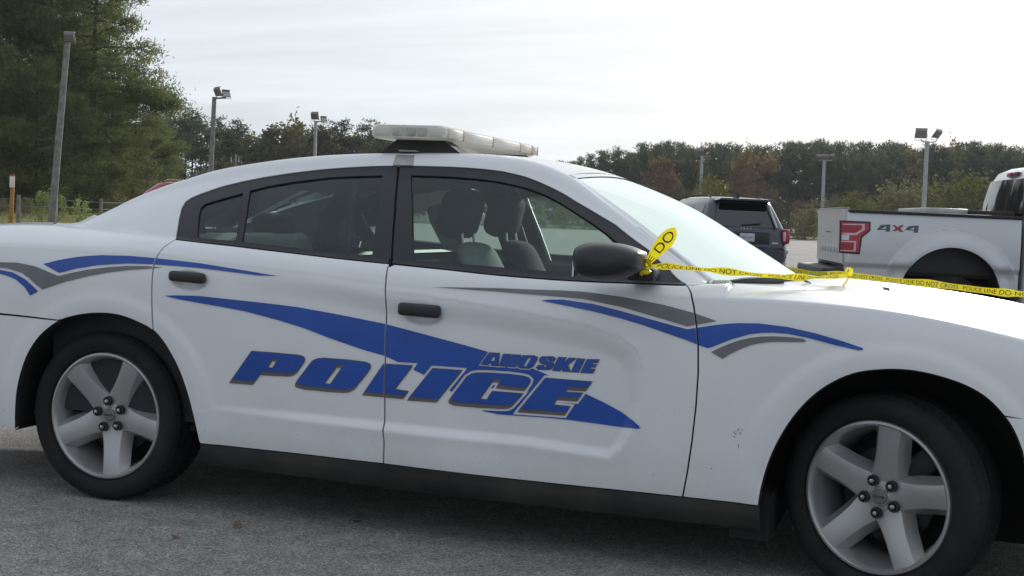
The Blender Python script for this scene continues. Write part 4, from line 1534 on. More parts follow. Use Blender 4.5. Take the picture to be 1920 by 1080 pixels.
def leaf_mesh(name, arr):
    n, k = arr.shape[:2]
    me = bpy.data.meshes.new(name)
    me.vertices.add(n * k)
    me.vertices.foreach_set('co', arr.reshape(-1))
    me.loops.add(n * k)
    me.loops.foreach_set('vertex_index', np.arange(n * k))
    me.polygons.add(n)
    me.polygons.foreach_set('loop_start', np.arange(0, n * k, k))
    me.update(calc_edges=True)
    return me


def pine_meshes(seed, h, base, rad, nbr, tuft, blade, bw, per=9, top_round=.5, lean=0.0, trunk_r=.18, limbs=(), cushion=.42):
    """a loblolly pine: bare lower trunk, whorled limbs carrying needle tufts in separate cushions"""
    rng = np.random.default_rng(seed)
    tr = MB()
    ns = 9
    off = np.cumsum(rng.normal(0, .02 * h / ns, (ns, 2)), 0)
    zs_ = np.linspace(0, h * .97, ns)
    axis_pts = [(off[i, 0] + lean * zs_[i], off[i, 1], zs_[i]) for i in range(ns)]
    tr.tube(axis_pts, [trunk_r * (1 - .88 * i / (ns - 1)) + .015 for i in range(ns)], 7)
    T, Dv = [], []
    for b in range(nbr + len(limbs)):
        f = ((b if b < nbr else 0) + rng.uniform(0, 1)) / nbr
        z0 = base + (h - base) * f if b < nbr else limbs[b - nbr][0]
        ax = np.array([np.interp(z0, zs_, [p[0] for p in axis_pts]), np.interp(z0, zs_, [p[1] for p in axis_pts]), z0])
        prof = min(1, .55 + f * 1.1) if f < .35 else max(.08, (1 - ((f - .35) / .65) ** 2) ** top_round)
        ln_ = rad * prof * rng.uniform(.38, 1.18)
        az = b * 2.399 + rng.normal(0, .9)
        up = rng.uniform(-.2, .5) + .55 * max(0, f - .6)
        if b >= nbr:
            az, ln_, up = limbs[b - nbr][1], limbs[b - nbr][2], limbs[b - nbr][3]
        pts = []
        for q in np.linspace(0, 1, 5):
            pts.append(ax + np.array([math.cos(az) * ln_ * q, math.sin(az) * ln_ * q, ln_ * (up * q - .20 * q * q * (1 - f))]))
        tr.tube([tuple(p) for p in pts], [max(.012, trunk_r * .28 * (1 - .85 * q)) for q in np.linspace(0, 1, 5)], 4, cap=False)
        nt_ = max(2, int(tuft * ln_ / rad))
        for k in range(nt_):
            q = rng.uniform(.34, 1.04) ** .75
            i = min(3, int(q * 4)); fr_ = min(1, q * 4 - i)
            p = pts[i] * (1 - fr_) + pts[i + 1] * fr_
            side = np.array([-math.sin(az), math.cos(az), 0])
            p = p + side * rng.normal(0, .22 * ln_ * (.35 + .5 * q) + .08) + np.array([0, 0, rng.normal(.05, .30 if cushion < .6 else .1)])
            T.append(p)
            Dv.append(np.array([math.cos(az), math.sin(az), .5]))
    T = np.array(T); Dv = np.array(Dv)
    cz = cushion * rng.uniform(.7, 1.35, (len(T), 1))
    cen = np.repeat(T, per, 0) + rng.normal(0, 1, (len(T) * per, 3)) * np.repeat(cz, per, 0) * [1, 1, .42]
    d = np.repeat(Dv, per, 0) * .35 + rng.normal(0, .6, (len(T) * per, 3))
    d[:, 2] += .30
    d /= np.linalg.norm(d, axis=1, keepdims=True)
    tri = tri_leaves(cen, d, blade * rng.uniform(.6, 1.25, len(cen)), bw, rng)
    return tr.mesh('trunk', 50), leaf_mesh('crown', tri)


def broad_meshes(seed, h, base, rad, nclump, per, leaf, trunk_r=.14, upright=.0):
    """a broadleaf tree: forked limbs, crown of leaf clumps with gaps"""
    rng = np.random.default_rng(seed)
    tr = MB()
    tr.tube([(0, 0, 0), (rng.normal(0, .1), rng.normal(0, .1), h * .35), (rng.normal(0, .2), rng.normal(0, .2), h * .8)], [trunk_r, trunk_r * .7, trunk_r * .2], 6)
    cl = []
    for c in range(nclump):
        f = rng.uniform(0, 1) ** .8
        z0 = base + (h - base) * f
        pr = math.sqrt(max(.03, 1 - ((f - .42) / .60) ** 2))
        az = rng.uniform(0, 2 * PI)
        r_ = rad * pr * math.sqrt(rng.uniform(.15, 1))
        p = np.array([r_ * math.cos(az), r_ * math.sin(az), z0])
        cl.append((p, rad * rng.uniform(.16, .32)))
        if c % 3 == 0:
            z1 = max(base * .6, z0 - r_ * .9)
            tr.tube([(0, 0, z1), tuple(p * [.5, .5, 1] - np.array([0, 0, (z0 - z1) * .35])), tuple(p)], [trunk_r * .35, trunk_r * .22, .012], 4, cap=False)
    cen = np.concatenate([p + rng.normal(0, 1, (per, 3)) * s * [.6, .6, .5 + upright] for p, s in cl])
    return tr.mesh('trunk', 50), leaf_mesh('crown', quad_leaves(cen, leaf, rng))


def make_tree(name, label, meshes, mcrown, mbark, loc, rz=0.0, sc=1.0, group=None, cat='tree', szx=1.0, parts=('trunk', 'crown')):
    t = thing(name, label, cat, loc, rz, group)
    t.scale = (sc * szx, sc * szx, sc)
    for nm, me, m_ in ((parts[0], meshes[0], mbark), (parts[1], meshes[1], mcrown)):
        if not me.materials:
            me.materials.append(m_)
        o = bpy.data.objects.new(nm, me)
        COL.objects.link(o)
        o.parent = t
    return t


ORD = 'first second third fourth fifth sixth seventh eighth ninth tenth eleventh twelfth thirteenth fourteenth fifteenth sixteenth seventeenth eighteenth nineteenth twentieth'.split()


def ordn(k):
    return ORD[k] if k < len(ORD) else 'far right'


# near pines that fill the left edge
LIMBS = [(8.1, .0, 5.6, .12), (8.6, .1, 5.2, .06), (8.4, -.35, 5.0, .10), (8.0, .35, 4.6, .10), (8.3, -.05, 5.8, .06), (8.0, .05, 5.7, .10), (8.5, .0, 5.6, .02), (9.2, .0, 4.8, .10), (10.0, -.1, 4.3, .16), (11.2, .2, 3.9, .2), (7.6, .1, 3.2, -.1)]
NP = [pine_meshes(11, 27, 8.6, 3.5, 80, 13, .30, .085, 50, trunk_r=.24, limbs=LIMBS, cushion=.42),
      pine_meshes(12, 24, 4.0, 4.9, 84, 15, .30, .085, 50, trunk_r=.22, cushion=.44),
      pine_meshes(13, 12, .6, 3.5, 68, 14, .28, .08, 46, top_round=.8, cushion=.38),
      pine_meshes(14, 9, .2, 3.0, 60, 13, .28, .08, 46, top_round=.9, cushion=.36)]
near = [  # px, depth, mesh, scale, rz, label
    (168, 88, 0, 1.0, .3 + .02, 'tallest pine at the inner end of the left stand, its boughs against the sky'),
    (112, 90, 1, 1.05, 1.9, 'tall pine right behind the top of the leaning wooden pole'),
    (30, 90, 0, .98, 2.6, 'tall pine left of the leaning wooden pole, above the orange marker post'),
    (-60, 88, 1, 1.0, 4.0, 'tall pine cut by the left edge of the picture'),
    (248, 96, 2, .72, .8, 'low dense pine at the right foot of the left stand by the brown hedge'),
    (205, 84, 2, .62, 2.2, 'middle sized pine with drooping boughs right of the leaning pole'),
    (140, 82, 3, .80, 3.1, 'short bushy pine just right of the leaning pole, reaching the ground'),
    (70, 83, 2, .80, 4.4, 'middle sized pine between marker post and leaning pole'),
    (5, 82, 3, 1.1, 5.2, 'short bushy pine at the left edge above the marker post'),
    (100, 99, 2, 1.15, 1.1, 'pine standing in the second rank behind the leaning pole'),
    (150, 104, 1, .8, 5.5, 'slender pine in the second rank behind the tallest pine'),
    (60, 105, 0, .85, 3.7, 'tall pine in the second rank near the left edge'),
    (-10, 104, 2, 1.2, 2.7, 'bushy pine in the second rank at the left edge'),
    (190, 108, 2, .85, 4.9, 'bushy pine in the second rank under the tallest pine'),
    (286, 104, 3, .85, 2.9, 'small round pine at the end of the left stand where the wires begin'),
]
near += [(-30 + 34 * i, 112 + (i * 5) % 9, 3, .62 + .05 * (i % 3), i * 1.7, ordn(i) + ' dark young pine from the left in the understorey of the left stand') for i in range(11)]
for px, D, k, sc, rz, lab in near:
    make_tree('pine_tree', lab, NP[k], PINE, BARK, on_ground(px, D), rz, sc, 'pines of the stand on the left')

# the far edge of the wood, left of the light bar
FP = [pine_meshes(21, 15, 6.5, 2.5, 26, 7, .50, .19, 22, top_round=.50, trunk_r=.17),
      pine_meshes(22, 15, 8.5, 2.2, 20, 8, .50, .19, 22, top_round=.45, trunk_r=.17),
      pine_meshes(23, 15, 4.5, 2.3, 28, 7, .50, .19, 22, top_round=.7, trunk_r=.16),
      pine_meshes(24, 15, 9.5, 2.1, 18, 8, .50, .19, 22, top_round=.40, trunk_r=.17),
      pine_meshes(25, 15, 1.2, 2.4, 38, 7, .50, .20, 22, top_round=.6, trunk_r=.17)]
BR = [broad_meshes(31, 12, 1.5, 3.2, 75, 26, .30), broad_meshes(32, 12, 1.0, 2.6, 70, 26, .30, upright=.5), broad_meshes(33, 12, 2.0, 3.6, 80, 26, .30)]
BRO = [[bpy.data.meshes.new_from_object(bpy.data.objects.new('x', m_)) for m_ in b] for b in BR]
BRY = [[bpy.data.meshes.new_from_object(bpy.data.objects.new('x', m_)) for m_ in b] for b in BR]

TOPL = hermite([(250, 225), (280, 214), (300, 216), (345, 212), (372, 226), (400, 228), (440, 232), (470, 262), (490, 246), (510, 236), (560, 232), (610, 238), (640, 232), (668, 250), (690, 230), (720, 240), (800, 262), (900, 280), (1000, 292), (1080, 300)])
TOPR = hermite([(1040, 306), (1090, 300), (1130, 288), (1200, 278), (1245, 268), (1290, 275), (1330, 272), (1400, 276), (1460, 275), (1540, 272), (1600, 274), (1680, 276), (1740, 278), (1800, 274), (1860, 276), (1900, 286), (1960, 280), (2100, 276), (2300, 270)])


def top_height(px, ytop, D):
    return 1.2434 + (400 + .0445 * (px - 960) - ytop) / FPX * D


rt = random.Random(5)
far_left = [(262, 'p'), (290, 'p'), (318, 'p'), (346, 'p'), (376, 'p'), (408, 'p'), (440, 'p'), (468, 'o'), (496, 'o'), (520, 'o'), (546, 'o'), (570, 'o'), (598, 'o'), (622, 'p'), (642, 'p'), (664, 'o'), (690, 'p'), (716, 'p')]
for i, (px, kd_) in enumerate(far_left):
    D = 172 + rt.uniform(-4, 4)
    H_ = top_height(px, float(TOPL(px)) + rt.uniform(-3, 6), D)
    if kd_ == 'p':
        make_tree('pine_tree', ordn(sum(1 for q in far_left[:i] if q[1] == 'p')) + ' round topped far pine from the left, between stand and light bar', FP[i % 4], PINEF, BARK, on_ground(px, D), rt.uniform(0, 6), H_ / 15, 'far pines left of the light bar', szx=rt.uniform(1.0, 1.3))
    else:
        make_tree('broadleaf_tree', ordn(sum(1 for q in far_left[:i] if q[1] == 'o')) + ' olive brown far tree from the left, between pole and light bar', BRO[i % 3], OLIVE, BARKG, on_ground(px, D), rt.uniform(0, 6), H_ / 12, 'far autumn trees left of the light bar', szx=rt.uniform(.8, 1.0))
for i in range(24):
    px = 255 + i * 21 + rt.uniform(-6, 6)
    D = 186 + rt.uniform(-5, 5)
    H_ = top_height(px, float(TOPL(px)) + rt.uniform(8, 34), D)
    make_tree('pine_tree', 'pine of the rear rank of the far wood left of the light bar', FP[(i * 3) % 4] if i % 2 else FP[4], PINEF, BARK, on_ground(px, D), rt.uniform(0, 6), H_ / 15, 'rear rank pines left of the light bar', szx=1.35)
for i in range(34):
    px = 262 + i * 25 + rt.uniform(-6, 6)
    D = 160 + rt.uniform(-4, 6)
    make_tree('understorey_tree', 'low dark bush under the far wood left of the windshield', BRO[i % 3], OLIVE, BARKG, on_ground(px, D), rt.uniform(0, 6), rt.uniform(.34, .58), 'undergrowth of the far wood on the left', cat='bush', parts=('stem', 'foliage'))

# the far wood on the right
n_r = 0
autumn = []
special = {1235: ('r', 300, 'orange brown tree standing out before the dark pines, above the windshield'), 1410: ('r', 282, 'rust brown tree above the dark car roof')}
for row, (D0, step, lo_, hi_) in enumerate(((214, 23, 0, 16), (226, 21, -4, 10), (238, 21, -8, 6), (250, 26, -8, 10))):
    px = 1030 + row * 7
    i = 0
    while px < 2080:
        D = D0 + rt.uniform(-4, 4)
        yt = float(TOPR(px)) + rt.uniform(lo_, hi_)
        u_ = rt.random()
        if u_ < (.86 if row else .76):
            make_tree('pine_tree', 'tall slim pine of the dark wood along the far edge of the lot', FP[rt.randrange(4) if row < 2 else 4], PINEF, BARK, on_ground(px, D), rt.uniform(0, 6), top_height(px, yt, D) / 15, 'pines of the far wood on the right', szx=rt.uniform(.78, 1.0))
        else:
            yt += rt.uniform(4, 22)
            mset, mm = (BR, RUST) if u_ > .92 else (BRO, OLIVE)
            autumn.append((px, D, top_height(px, yt, D) / 12, mset is BR, rt.randrange(3), rt.uniform(0, 6)))
        n_r += 1
        px += step * rt.uniform(.8, 1.2)
cnt = {True: 0, False: 0}
for px, D, sc, red, k, rz in sorted(autumn):
    lab = ordn(cnt[red]) + (' rust coloured tree from the left among the far pines' if red else ' olive coloured tree from the left among the far pines')
    cnt[red] += 1
    make_tree('broadleaf_tree', lab, (BR if red else BRO)[k], RUST if red else OLIVE, BARKG, on_ground(px, D), rz, sc, 'rust autumn trees of the far wood' if red else 'olive autumn trees of the far wood', szx=.62)
for px, (kd_, yt, lab) in special.items():
    make_tree('broadleaf_tree', lab, BR[0 if px < 1300 else 2], RUST, BARKG, on_ground(px, 200), 1.0, top_height(px, yt, 200) / 12, None, szx=1.0)
# undergrowth along its foot
for i in range(46):
    px = 1020 + i * 24 + rt.uniform(-8, 8)
    D = 196 + rt.uniform(-8, 8)
    mset, mm = ((BRO, OLIVE), (BR, RUST))[i % 4 == 0]
    make_tree('understorey_tree', 'low scrub at the dark foot of the far wood on the right', mset[i % 3], mm, BARKG, on_ground(px, D), rt.uniform(0, 6), rt.uniform(.36, .62), 'scrub at the foot of the far wood on the right', cat='bush', parts=('stem', 'foliage'))

# bushes along the kerb of the lot
bush = [(1335, 348, 120, .9, YGREEN, 'yellow green bush at the foot of the lamp pole left of the dark car'),
        (1512, 392, 126, 1.0, OLIVE, 'olive bush at the kerb between the dark car and the pickup'),
        (1545, 386, 132, 1.0, OLIVE, 'reddish olive bush right above the pickup tailgate'),
        (1492, 405, 130, .9, OLIVE, 'small bush beside the tail light of the dark car'),
        (1605, 372, 128, .9, YGREEN, 'pale yellow bush above the pickup bed left of the tall lamp'),
        (1640, 384, 134, .7, YGREEN, 'low yellow bush above the pickup bed rail'),
        (1685, 358, 130, 1.0, OLIVE, 'feathery bush just left of the tall double lamp'),
        (1725, 356, 134, 1.0, YGREEN, 'tall grassy bush at the foot of the tall double lamp'),
        (1770, 360, 128, 1.0, OLIVE, 'dull olive bush right of the tall double lamp'),
        (1812, 346, 130, 1.0, YGREEN, 'green bush next to the pickup rear window'),
        (1850, 350, 134, 1.0, OLIVE, 'olive bush behind the pickup cab'),
        (1060, 385, 130, 1.0, YGREEN, 'green bush seen through the front window beside the mirror'),
        (1010, 388, 128, 1.0, OLIVE, 'olive bush seen through the front window'),
        (1110, 384, 131, 1.0, YGREEN, 'green bush seen through the window over the door mirror'),
        (950, 392, 131, 1.0, OLIVE, 'olive bush seen past the front headrest')]
BU = [broad_meshes(41, 4, .15, 2.3, 60, 24, .16, .05, .5), broad_meshes(42, 4, .1, 1.9, 60, 24, .16, .05, .8), broad_meshes(43, 4, .15, 2.6, 64, 24, .16, .05, .4)]
BUY = [[m_.copy() for m_ in b] for b in BU]
BUS = [[m_.copy() for m_ in b] for b in BU]
for i, (px, yt, D, wd, mm, lab) in enumerate(bush):
    ms = (BUY if mm is YGREEN else BU)[i % 3]
    make_tree('roadside_bush', lab, ms, mm, BARKG, on_ground(px, D), i * 1.3, top_height(px, yt, D) / 4, 'bushes along the kerb', cat='bush', szx=wd, parts=('stem', 'foliage'))
# dry brush and shrubs by the fence on the left
BUD = [[m_.copy() for m_ in b] for b in BU]
for i, (px, yt, D, lab) in enumerate(((290, 350, 88, 'brown dry hedge at the right end of the left stand'), (318, 352, 92, 'brown dry hedge beside the red car roof'), (228, 372, 80, 'brown brush under the pines right of the green shrub'), (200, 378, 82, 'low brown brush behind the green shrub'), (48, 374, 64, 'tangle of brown brush beside the fence post'), (2, 376, 66, 'grey brush at the left edge behind the marker post'), (262, 362, 84, 'brown brush at the foot of the low dense pine'))):
    make_tree('dry_brush', lab, BUD[i % 3], DRY, BARKG, on_ground(px, D), i * 2.1, top_height(px, yt, D) / 4, 'dry brush on the left', cat='bush', szx=1.2, parts=('stem', 'foliage'))
SB = [broad_meshes(51, 2, .05, .8, 46, 22, .075, .03, .6), broad_meshes(52, 2, .05, .85, 46, 22, .075, .03, .5)]
for i, (px, yt, D, lab) in enumerate(((80, 362, 54, 'fresh green shrub left of the leaning pole'), (155, 374, 50, 'fresh green shrub right of the leaning pole'), (110, 368, 58, 'small green shrub hidden behind the leaning pole'))):
    make_tree('green_shrub', lab, SB[i % 2], SHRUB, BARKG, on_ground(px, D), i * 2.0, top_height(px, yt, D) / 2, 'green shrubs on the verge', cat='shrub', szx=.9, parts=('stem', 'foliage'))
# tall dry grass along the fence
rng = np.random.default_rng(9)
nb = 1700
u_ = rng.uniform(-260, 300, nb)
dd = rng.uniform(44, 70, nb)
pp = np.array([on_ground(a, b) for a, b in zip(u_, dd)])
keep = rng.uniform(0, 1, nb) < (.25 + .75 * (np.abs(dd - 60) < 4))
pp = pp[keep]
dv = rng.normal(0, .25, (len(pp), 3)); dv[:, 2] = 1
dv /= np.linalg.norm(dv, axis=1, keepdims=True)
tl = tri_leaves(pp, dv, rng.uniform(.15, .5, len(pp)), .05, rng)
setp(link('tall_grass', leaf_mesh('tall_grass', tl), mat('dry_grass', (.27, .23, .11), .9, vscale=.5, col2=(.2, .19, .08), var=.2, transl=.4)), kind='stuff')
for o in list(bpy.data.objects):
    if o.name.startswith('x') and o.users == 0:
        bpy.data.objects.remove(o)

# thin autumn haze over the whole place
hz = MB().box((0, 140, 24.5), (1100, 760, 51)).obj('haze', None, None, smooth=0)
hm_ = bpy.data.materials.new('haze_air')
hm_.use_nodes = True
hm_.node_tree.nodes.clear()
ho = hm_.node_tree.nodes.new('ShaderNodeOutputMaterial')
hv_ = hm_.node_tree.nodes.new('ShaderNodeVolumePrincipled')
hv_.inputs['Color'].default_value = (.80, .86, .92, 1)
hv_.inputs['Density'].default_value = HAZE_D
hv_.inputs['Anisotropy'].default_value = .2
hm_.node_tree.links.new(hv_.outputs[0], ho.inputs['Volume'])
hz.data.materials.append(hm_)
setp(hz, kind='stuff')
# ------------------------------------------------------------------ other vehicles
def rring(z, xr, xf, hw, rc, n=5):
    pts = []
    for cx, cy, a0 in ((xf - rc, hw - rc, 0), (xr + rc, hw - rc, 90), (xr + rc, -hw + rc, 180), (xf - rc, -hw + rc, 270)):
        for k in range(n):
            t = R(a0 + 90 * k / (n - 1))
            pts.append((cx + rc * math.cos(t), cy + rc * math.sin(t), z))
    return pts


def flatmap(origin, u, v, nrm):
    o, u, v, nn = [np.array(a, float) for a in (origin, u, v, nrm)]

    def f(A):
        return o + A[:, :1] * u + A[:, 1:2] * v, np.tile(nn, (len(A), 1))
    return f


def local_ray(root_loc, rz, px, py):
    d = ray(px, py)
    c, s = math.cos(-rz), math.sin(-rz)
    def rot(v): return np.array([c * v[0] - s * v[1], s * v[0] + c * v[1], v[2]])
    return rot(CP - np.array(root_loc)), rot(d)


# ---- pickup
T_RZ = R(13.2)
cn = at_depth(1580, 500, 13.6)
TY = -.985
T_LOC = (cn[0] - (-TY * math.sin(T_RZ)), cn[1] + TY * -math.cos(T_RZ) * 1.0, 0.0)
PK = thing('pickup_truck', 'silver pickup truck with 4x4 lettering parked beyond the hood of the police car', 'pickup truck', T_LOC, T_RZ)


def tp(px, py, axis, val):
    o, d = local_ray(T_LOC, T_RZ, px, py)
    k = {'x': 0, 'y': 1}[axis]
    p = o + d * (val - o[k]) / d[k]
    return (p[0], p[2]) if axis == 'y' else (p[1], p[2])


ARC_X, ARC_Z, ARC_R = tp(1781, 540, 'y', TY)[0], .585, .515


def bed_map(sgn):
    def f(A):
        def P(A):
            x, z = A[:, 0], A[:, 1]
            y = .985 - .05 * ((z - 1.0) / .5) ** 2 * (z > 1.0) - .02 * sstep(.9, .84, z) - .03 * sstep(.07, 0, x) ** 1.5
            rr = np.hypot(x - ARC_X, z - ARC_Z)
            y = y + (.020 * sstep(ARC_R + .192, ARC_R + .176, rr) + .035 * sstep(ARC_R + .18, ARC_R + .02, rr)) * sstep(.78, .95, z) + .03 * sstep(ARC_R + .12, ARC_R, rr) * sstep(.95, .78, z)
            return np.stack([x, sgn * y, z], -1)
        e = .004
        n = np.cross(P(A + [e, 0]) - P(A - [e, 0]), P(A + [0, e]) - P(A - [0, e]))
        n /= np.linalg.norm(n, axis=1, keepdims=True)
        n[n[:, 1] * sgn < 0] *= -1
        return P(A), n
    return f


BX1 = tp(1917, 420, 'y', TY)[0]
arcp = [(ARC_X + ARC_R * math.cos(t), ARC_Z + ARC_R * math.sin(t)) for t in np.linspace(0, PI, 30)]
bedpoly = [(.03, .74), (ARC_X - ARC_R, .68), ] + arcp[::-1] + [(ARC_X + ARC_R, .66), (BX1, .66), (BX1, 1.415), (.5, 1.425), (.03, 1.43), (.0, 1.1)]
for sgn in (-1, 1):
    bsd = sheet('bed_side', bed_map(sgn), [bedpoly], spacing=.014, step=.014, flange=.03, m=SILVER, parent=PK, flip=sgn > 0)
    rlp = MB().box(((BX1 + .03) / 2, sgn * .935, 1.437), (BX1 - .04, .10, .03), None, .008)
    rlp.obj('bed_rail_cap', BEDBLACK, PK)
    MB().prism([(.1, .78), (BX1, .78), (BX1, 1.4), (.1, 1.4)], 'y', sgn * .80, sgn * .83).obj('bed_inner_wall', BEDBLACK, PK)
lamp_out = [(1578, 415.5), (1631, 417.8), (1630.5, 431.6), (1614.4, 444.5), (1610, 474.7), (1576, 472)]
LQ = [tp(a, b, 'y', TY) for a, b in lamp_out]


def tlp(pts, name, m_, off, par):
    return sheet(name, bed_map(-1), [[tp(a, b, 'y', TY) for a, b in pts]], spacing=.04, step=.02, offset=off, flange=.02, m=m_, parent=par)


tlo = tlp(offset_poly(lamp_out, 2.2), 'lamp_surround', mat('lamp_dark', (.03, .006, .01), .3), .006, PK)
tlm = tlp(offset_poly(lamp_out, -1.2), 'tail_light', MIDRED, .012, PK)
zz = lambda pts: z3((1500, 370), 5.683, pts)
tlp(zz([(460, 300), (655, 300), (650, 340), (575, 375), (455, 375)]), 'red_reflector', REDLENS, .016, tlm)
tlp(zz([(440, 478), (570, 482), (555, 560), (435, 555)]), 'red_reflector', REDLENS, .016, tlm)
tlp(zz([(460, 282), (690, 285), (690, 345), (600, 405), (545, 405), (450, 385), (450, 378), (590, 380), (660, 340), (662, 298), (460, 296)]), 'light_guide', PINKLENS, .016, tlm)
tlp(zz([(440, 462), (598, 466), (590, 578), (430, 572), (430, 562), (566, 565), (576, 482), (440, 476)]), 'light_guide', PINKLENS, .016, tlm)
tlp(zz([(450, 395), (530, 400), (525, 458), (445, 452)]), 'reverse_lamp', CLEARL, .016, tlm)
DEC = mat('decal_slate', (.075, .10, .125), .4)
DECR = mat('decal_red', (.30, .04, .04), .4)
for pts, hl, m_ in (([(492, 634), (515, 606), (568, 602), (571, 608), (566, 643), (543, 644), (543, 634)], [(520, 627), (546, 613), (545, 627)], DEC),
                    ([(580, 606), (597, 606), (612, 618), (630, 606), (648, 608), (626, 626), (645, 645), (622, 645), (610, 634), (592, 642), (578, 640), (600, 625)], None, DECR),
                    ([(650, 634), (673, 612), (726, 608), (730, 613), (725, 648), (700, 650), (702, 638)], [(680, 632), (704, 618), (703, 631)], DEC)):
    q = [tp(a, b, 'y', TY) for a, b in z3((1480, 220), 3, pts)]
    ex = [[tp(a, b, 'y', TY) for a, b in z3((1480, 220), 3, hl)]] if hl else []
    sheet('decal_letter', bed_map(-1), [q], ex, spacing=.05, step=.02, offset=.003, m=m_, parent=PK)
tg = MB().prism([(.03, .85), (.0, .88), (-.005, 1.2), (-.015, 1.40), (-.03, 1.455), (.05, 1.455), (.07, .85)], 'y', -.91, .91)
tgo = tg.obj('tailgate', SILVER, PK, smooth=30)
MB().box((-.022, .38, 1.385), (.05, .50, .13), None, .01).obj('tailgate_handle', BEDBLACK, tgo)
MB().box((.02, 0, 1.462), (.09, 1.70, .022), None, .008).obj('tailgate_cap', mat('cap_grey', (.20, .20, .20), .5), tgo)
MB().lathe([(.001, -.012), (.045, -.010), (.055, 0)], 24, axis='x').obj('emblem', CHROME, tgo).location = (-.012, -.05, 1.21)
bpy.data.objects[-1 if False else tgo.children[-1].name].rotation_euler = (0, R(-90), 0)
for k in range(6):
    MB().box((-.006, .52 - k * .21, 1.02), (.012, .13, .07), None, .003).obj('embossed_bar', SILVER, tgo)
bp_ = MB().box((-.10, 0, .725), (.24, 1.92, .20), None, .03).box((.1, 0, .72), (.3, 1.5, .1))
bp_.obj('rear_bumper', BEDBLACK, PK)
MB().box((-.222, .1, .71), (.01, .9, .10), None, .003).obj('bumper_step', mat('bumper_grey', (.10, .10, .10), .6), PK)
hs = MB().box((1.1, 0, .80), (2.1, 1.66, .04)).box((2.7, 0, .5), (5.0, .9, .16))
hs.obj('bed_floor', BEDBLACK, PK)
# rounded corner between side and tailgate
for sgn in (-1, 1):
    MB().box((.055, sgn * .925, 1.075), (.07, .03, .70), None, .01).obj('corner_post', SILVER, PK)
# arch liner and wheels
for sgn in (-1, 1):
    ap = [(ARC_X + ARC_R * 1.0 * math.cos(t), ARC_Z + ARC_R * 1.0 * math.sin(t)) for t in np.linspace(-.15, PI + .15, 30)]
    G_ = np.array([[(x, sgn * yy, z) for yy in (1.0, .9, .60)] for x, z in ap])
    link('arch_liner', grid_mesh('arch_liner', G_), LINER, PK)
    MB().prism(ap, 'y', sgn * .58, sgn * .60).obj('arch_back', LINER, PK)


def simple_wheel(par, x, y, r_, wdt, sgn):
    t = MB().lathe([(r_ * .62, -wdt / 2 * .9), (r_ * .66, -wdt / 2), (r_ * .9, -wdt / 2), (r_, -wdt * .38), (r_, wdt * .38), (r_ * .9, wdt / 2), (r_ * .62, wdt / 2 * .9)], 60, fn=lambda a, b, k: a - (.008 if a > r_ * .98 and k % 2 else 0)).obj('wheel', RUBBER, par, smooth=30)
    t.location = (x, y, r_)
    m_ = MB().lathe([(.001, -wdt * .36), (r_ * .16, -wdt * .38), (r_ * .2, -wdt * .30), (r_ * .58, -wdt * .34), (r_ * .63, -wdt * .46), (r_ * .64, -wdt * .4)], 40, fn=None).obj('rim', ALLOY, t, smooth=40)
    for k in range(6):
        th = k * PI / 3
        MB().box((math.cos(th) * r_ * .4, -wdt * .37, math.sin(th) * r_ * .4), (r_ * .42, .02, r_ * .14), Matrix.Rotation(-th, 4, 'Y'), .006).obj('spoke', ALLOY, t)
    if sgn > 0:
        t.rotation_euler = (0, 0, PI)
    return t


for sgn in (-1, 1):
    simple_wheel(PK, ARC_X, sgn * .84, .405, .275, sgn)
    simple_wheel(PK, ARC_X + 3.7, sgn * .84, .405, .275, sgn)
# cab
cb = MB().rings([rring(.55, BX1 + .03, BX1 + 3.9, .95, .1), rring(.75, BX1 + .03, BX1 + 3.95, .985, .1), rring(1.15, BX1 + .03, BX1 + 3.95, .985, .1),
                 rring(1.28, BX1 + .035, BX1 + 3.85, .98, .08), rring(1.36, BX1 + .045, BX1 + 2.75, .965, .08), rring(1.62, BX1 + .085, BX1 + 2.35, .91, .08), rring(1.86, BX1 + .14, BX1 + 1.95, .85, .09), rring(1.96, BX1 + .19, BX1 + 1.85, .80, .12), rring(2.015, BX1 + .29, BX1 + 1.75, .70, .15), rring(2.04, BX1 + .5, BX1 + 1.6, .5, .2)])
cab_o = cb.obj('cab', SILVER, PK, smooth=50)
PICKGL = mat('pickup_dark_glass', (.02, .02, .024), .03, spec=.75)
xr_ = lambda z: np.interp(z, [1.28, 1.36, 1.62, 1.86, 1.96], [BX1 + .035, BX1 + .045, BX1 + .085, BX1 + .14, BX1 + .19])


def rear_map(A):
    y, z = A[:, 0], A[:, 1]
    x = xr_(z) - .004 - .035 * (1 - (y / .86) ** 2)
    n = np.stack([-np.ones(len(y)), .105 * y, np.full(len(y), .035)], -1)
    n /= np.linalg.norm(n, axis=1, keepdims=True)
    return np.stack([x, y, z], -1), n


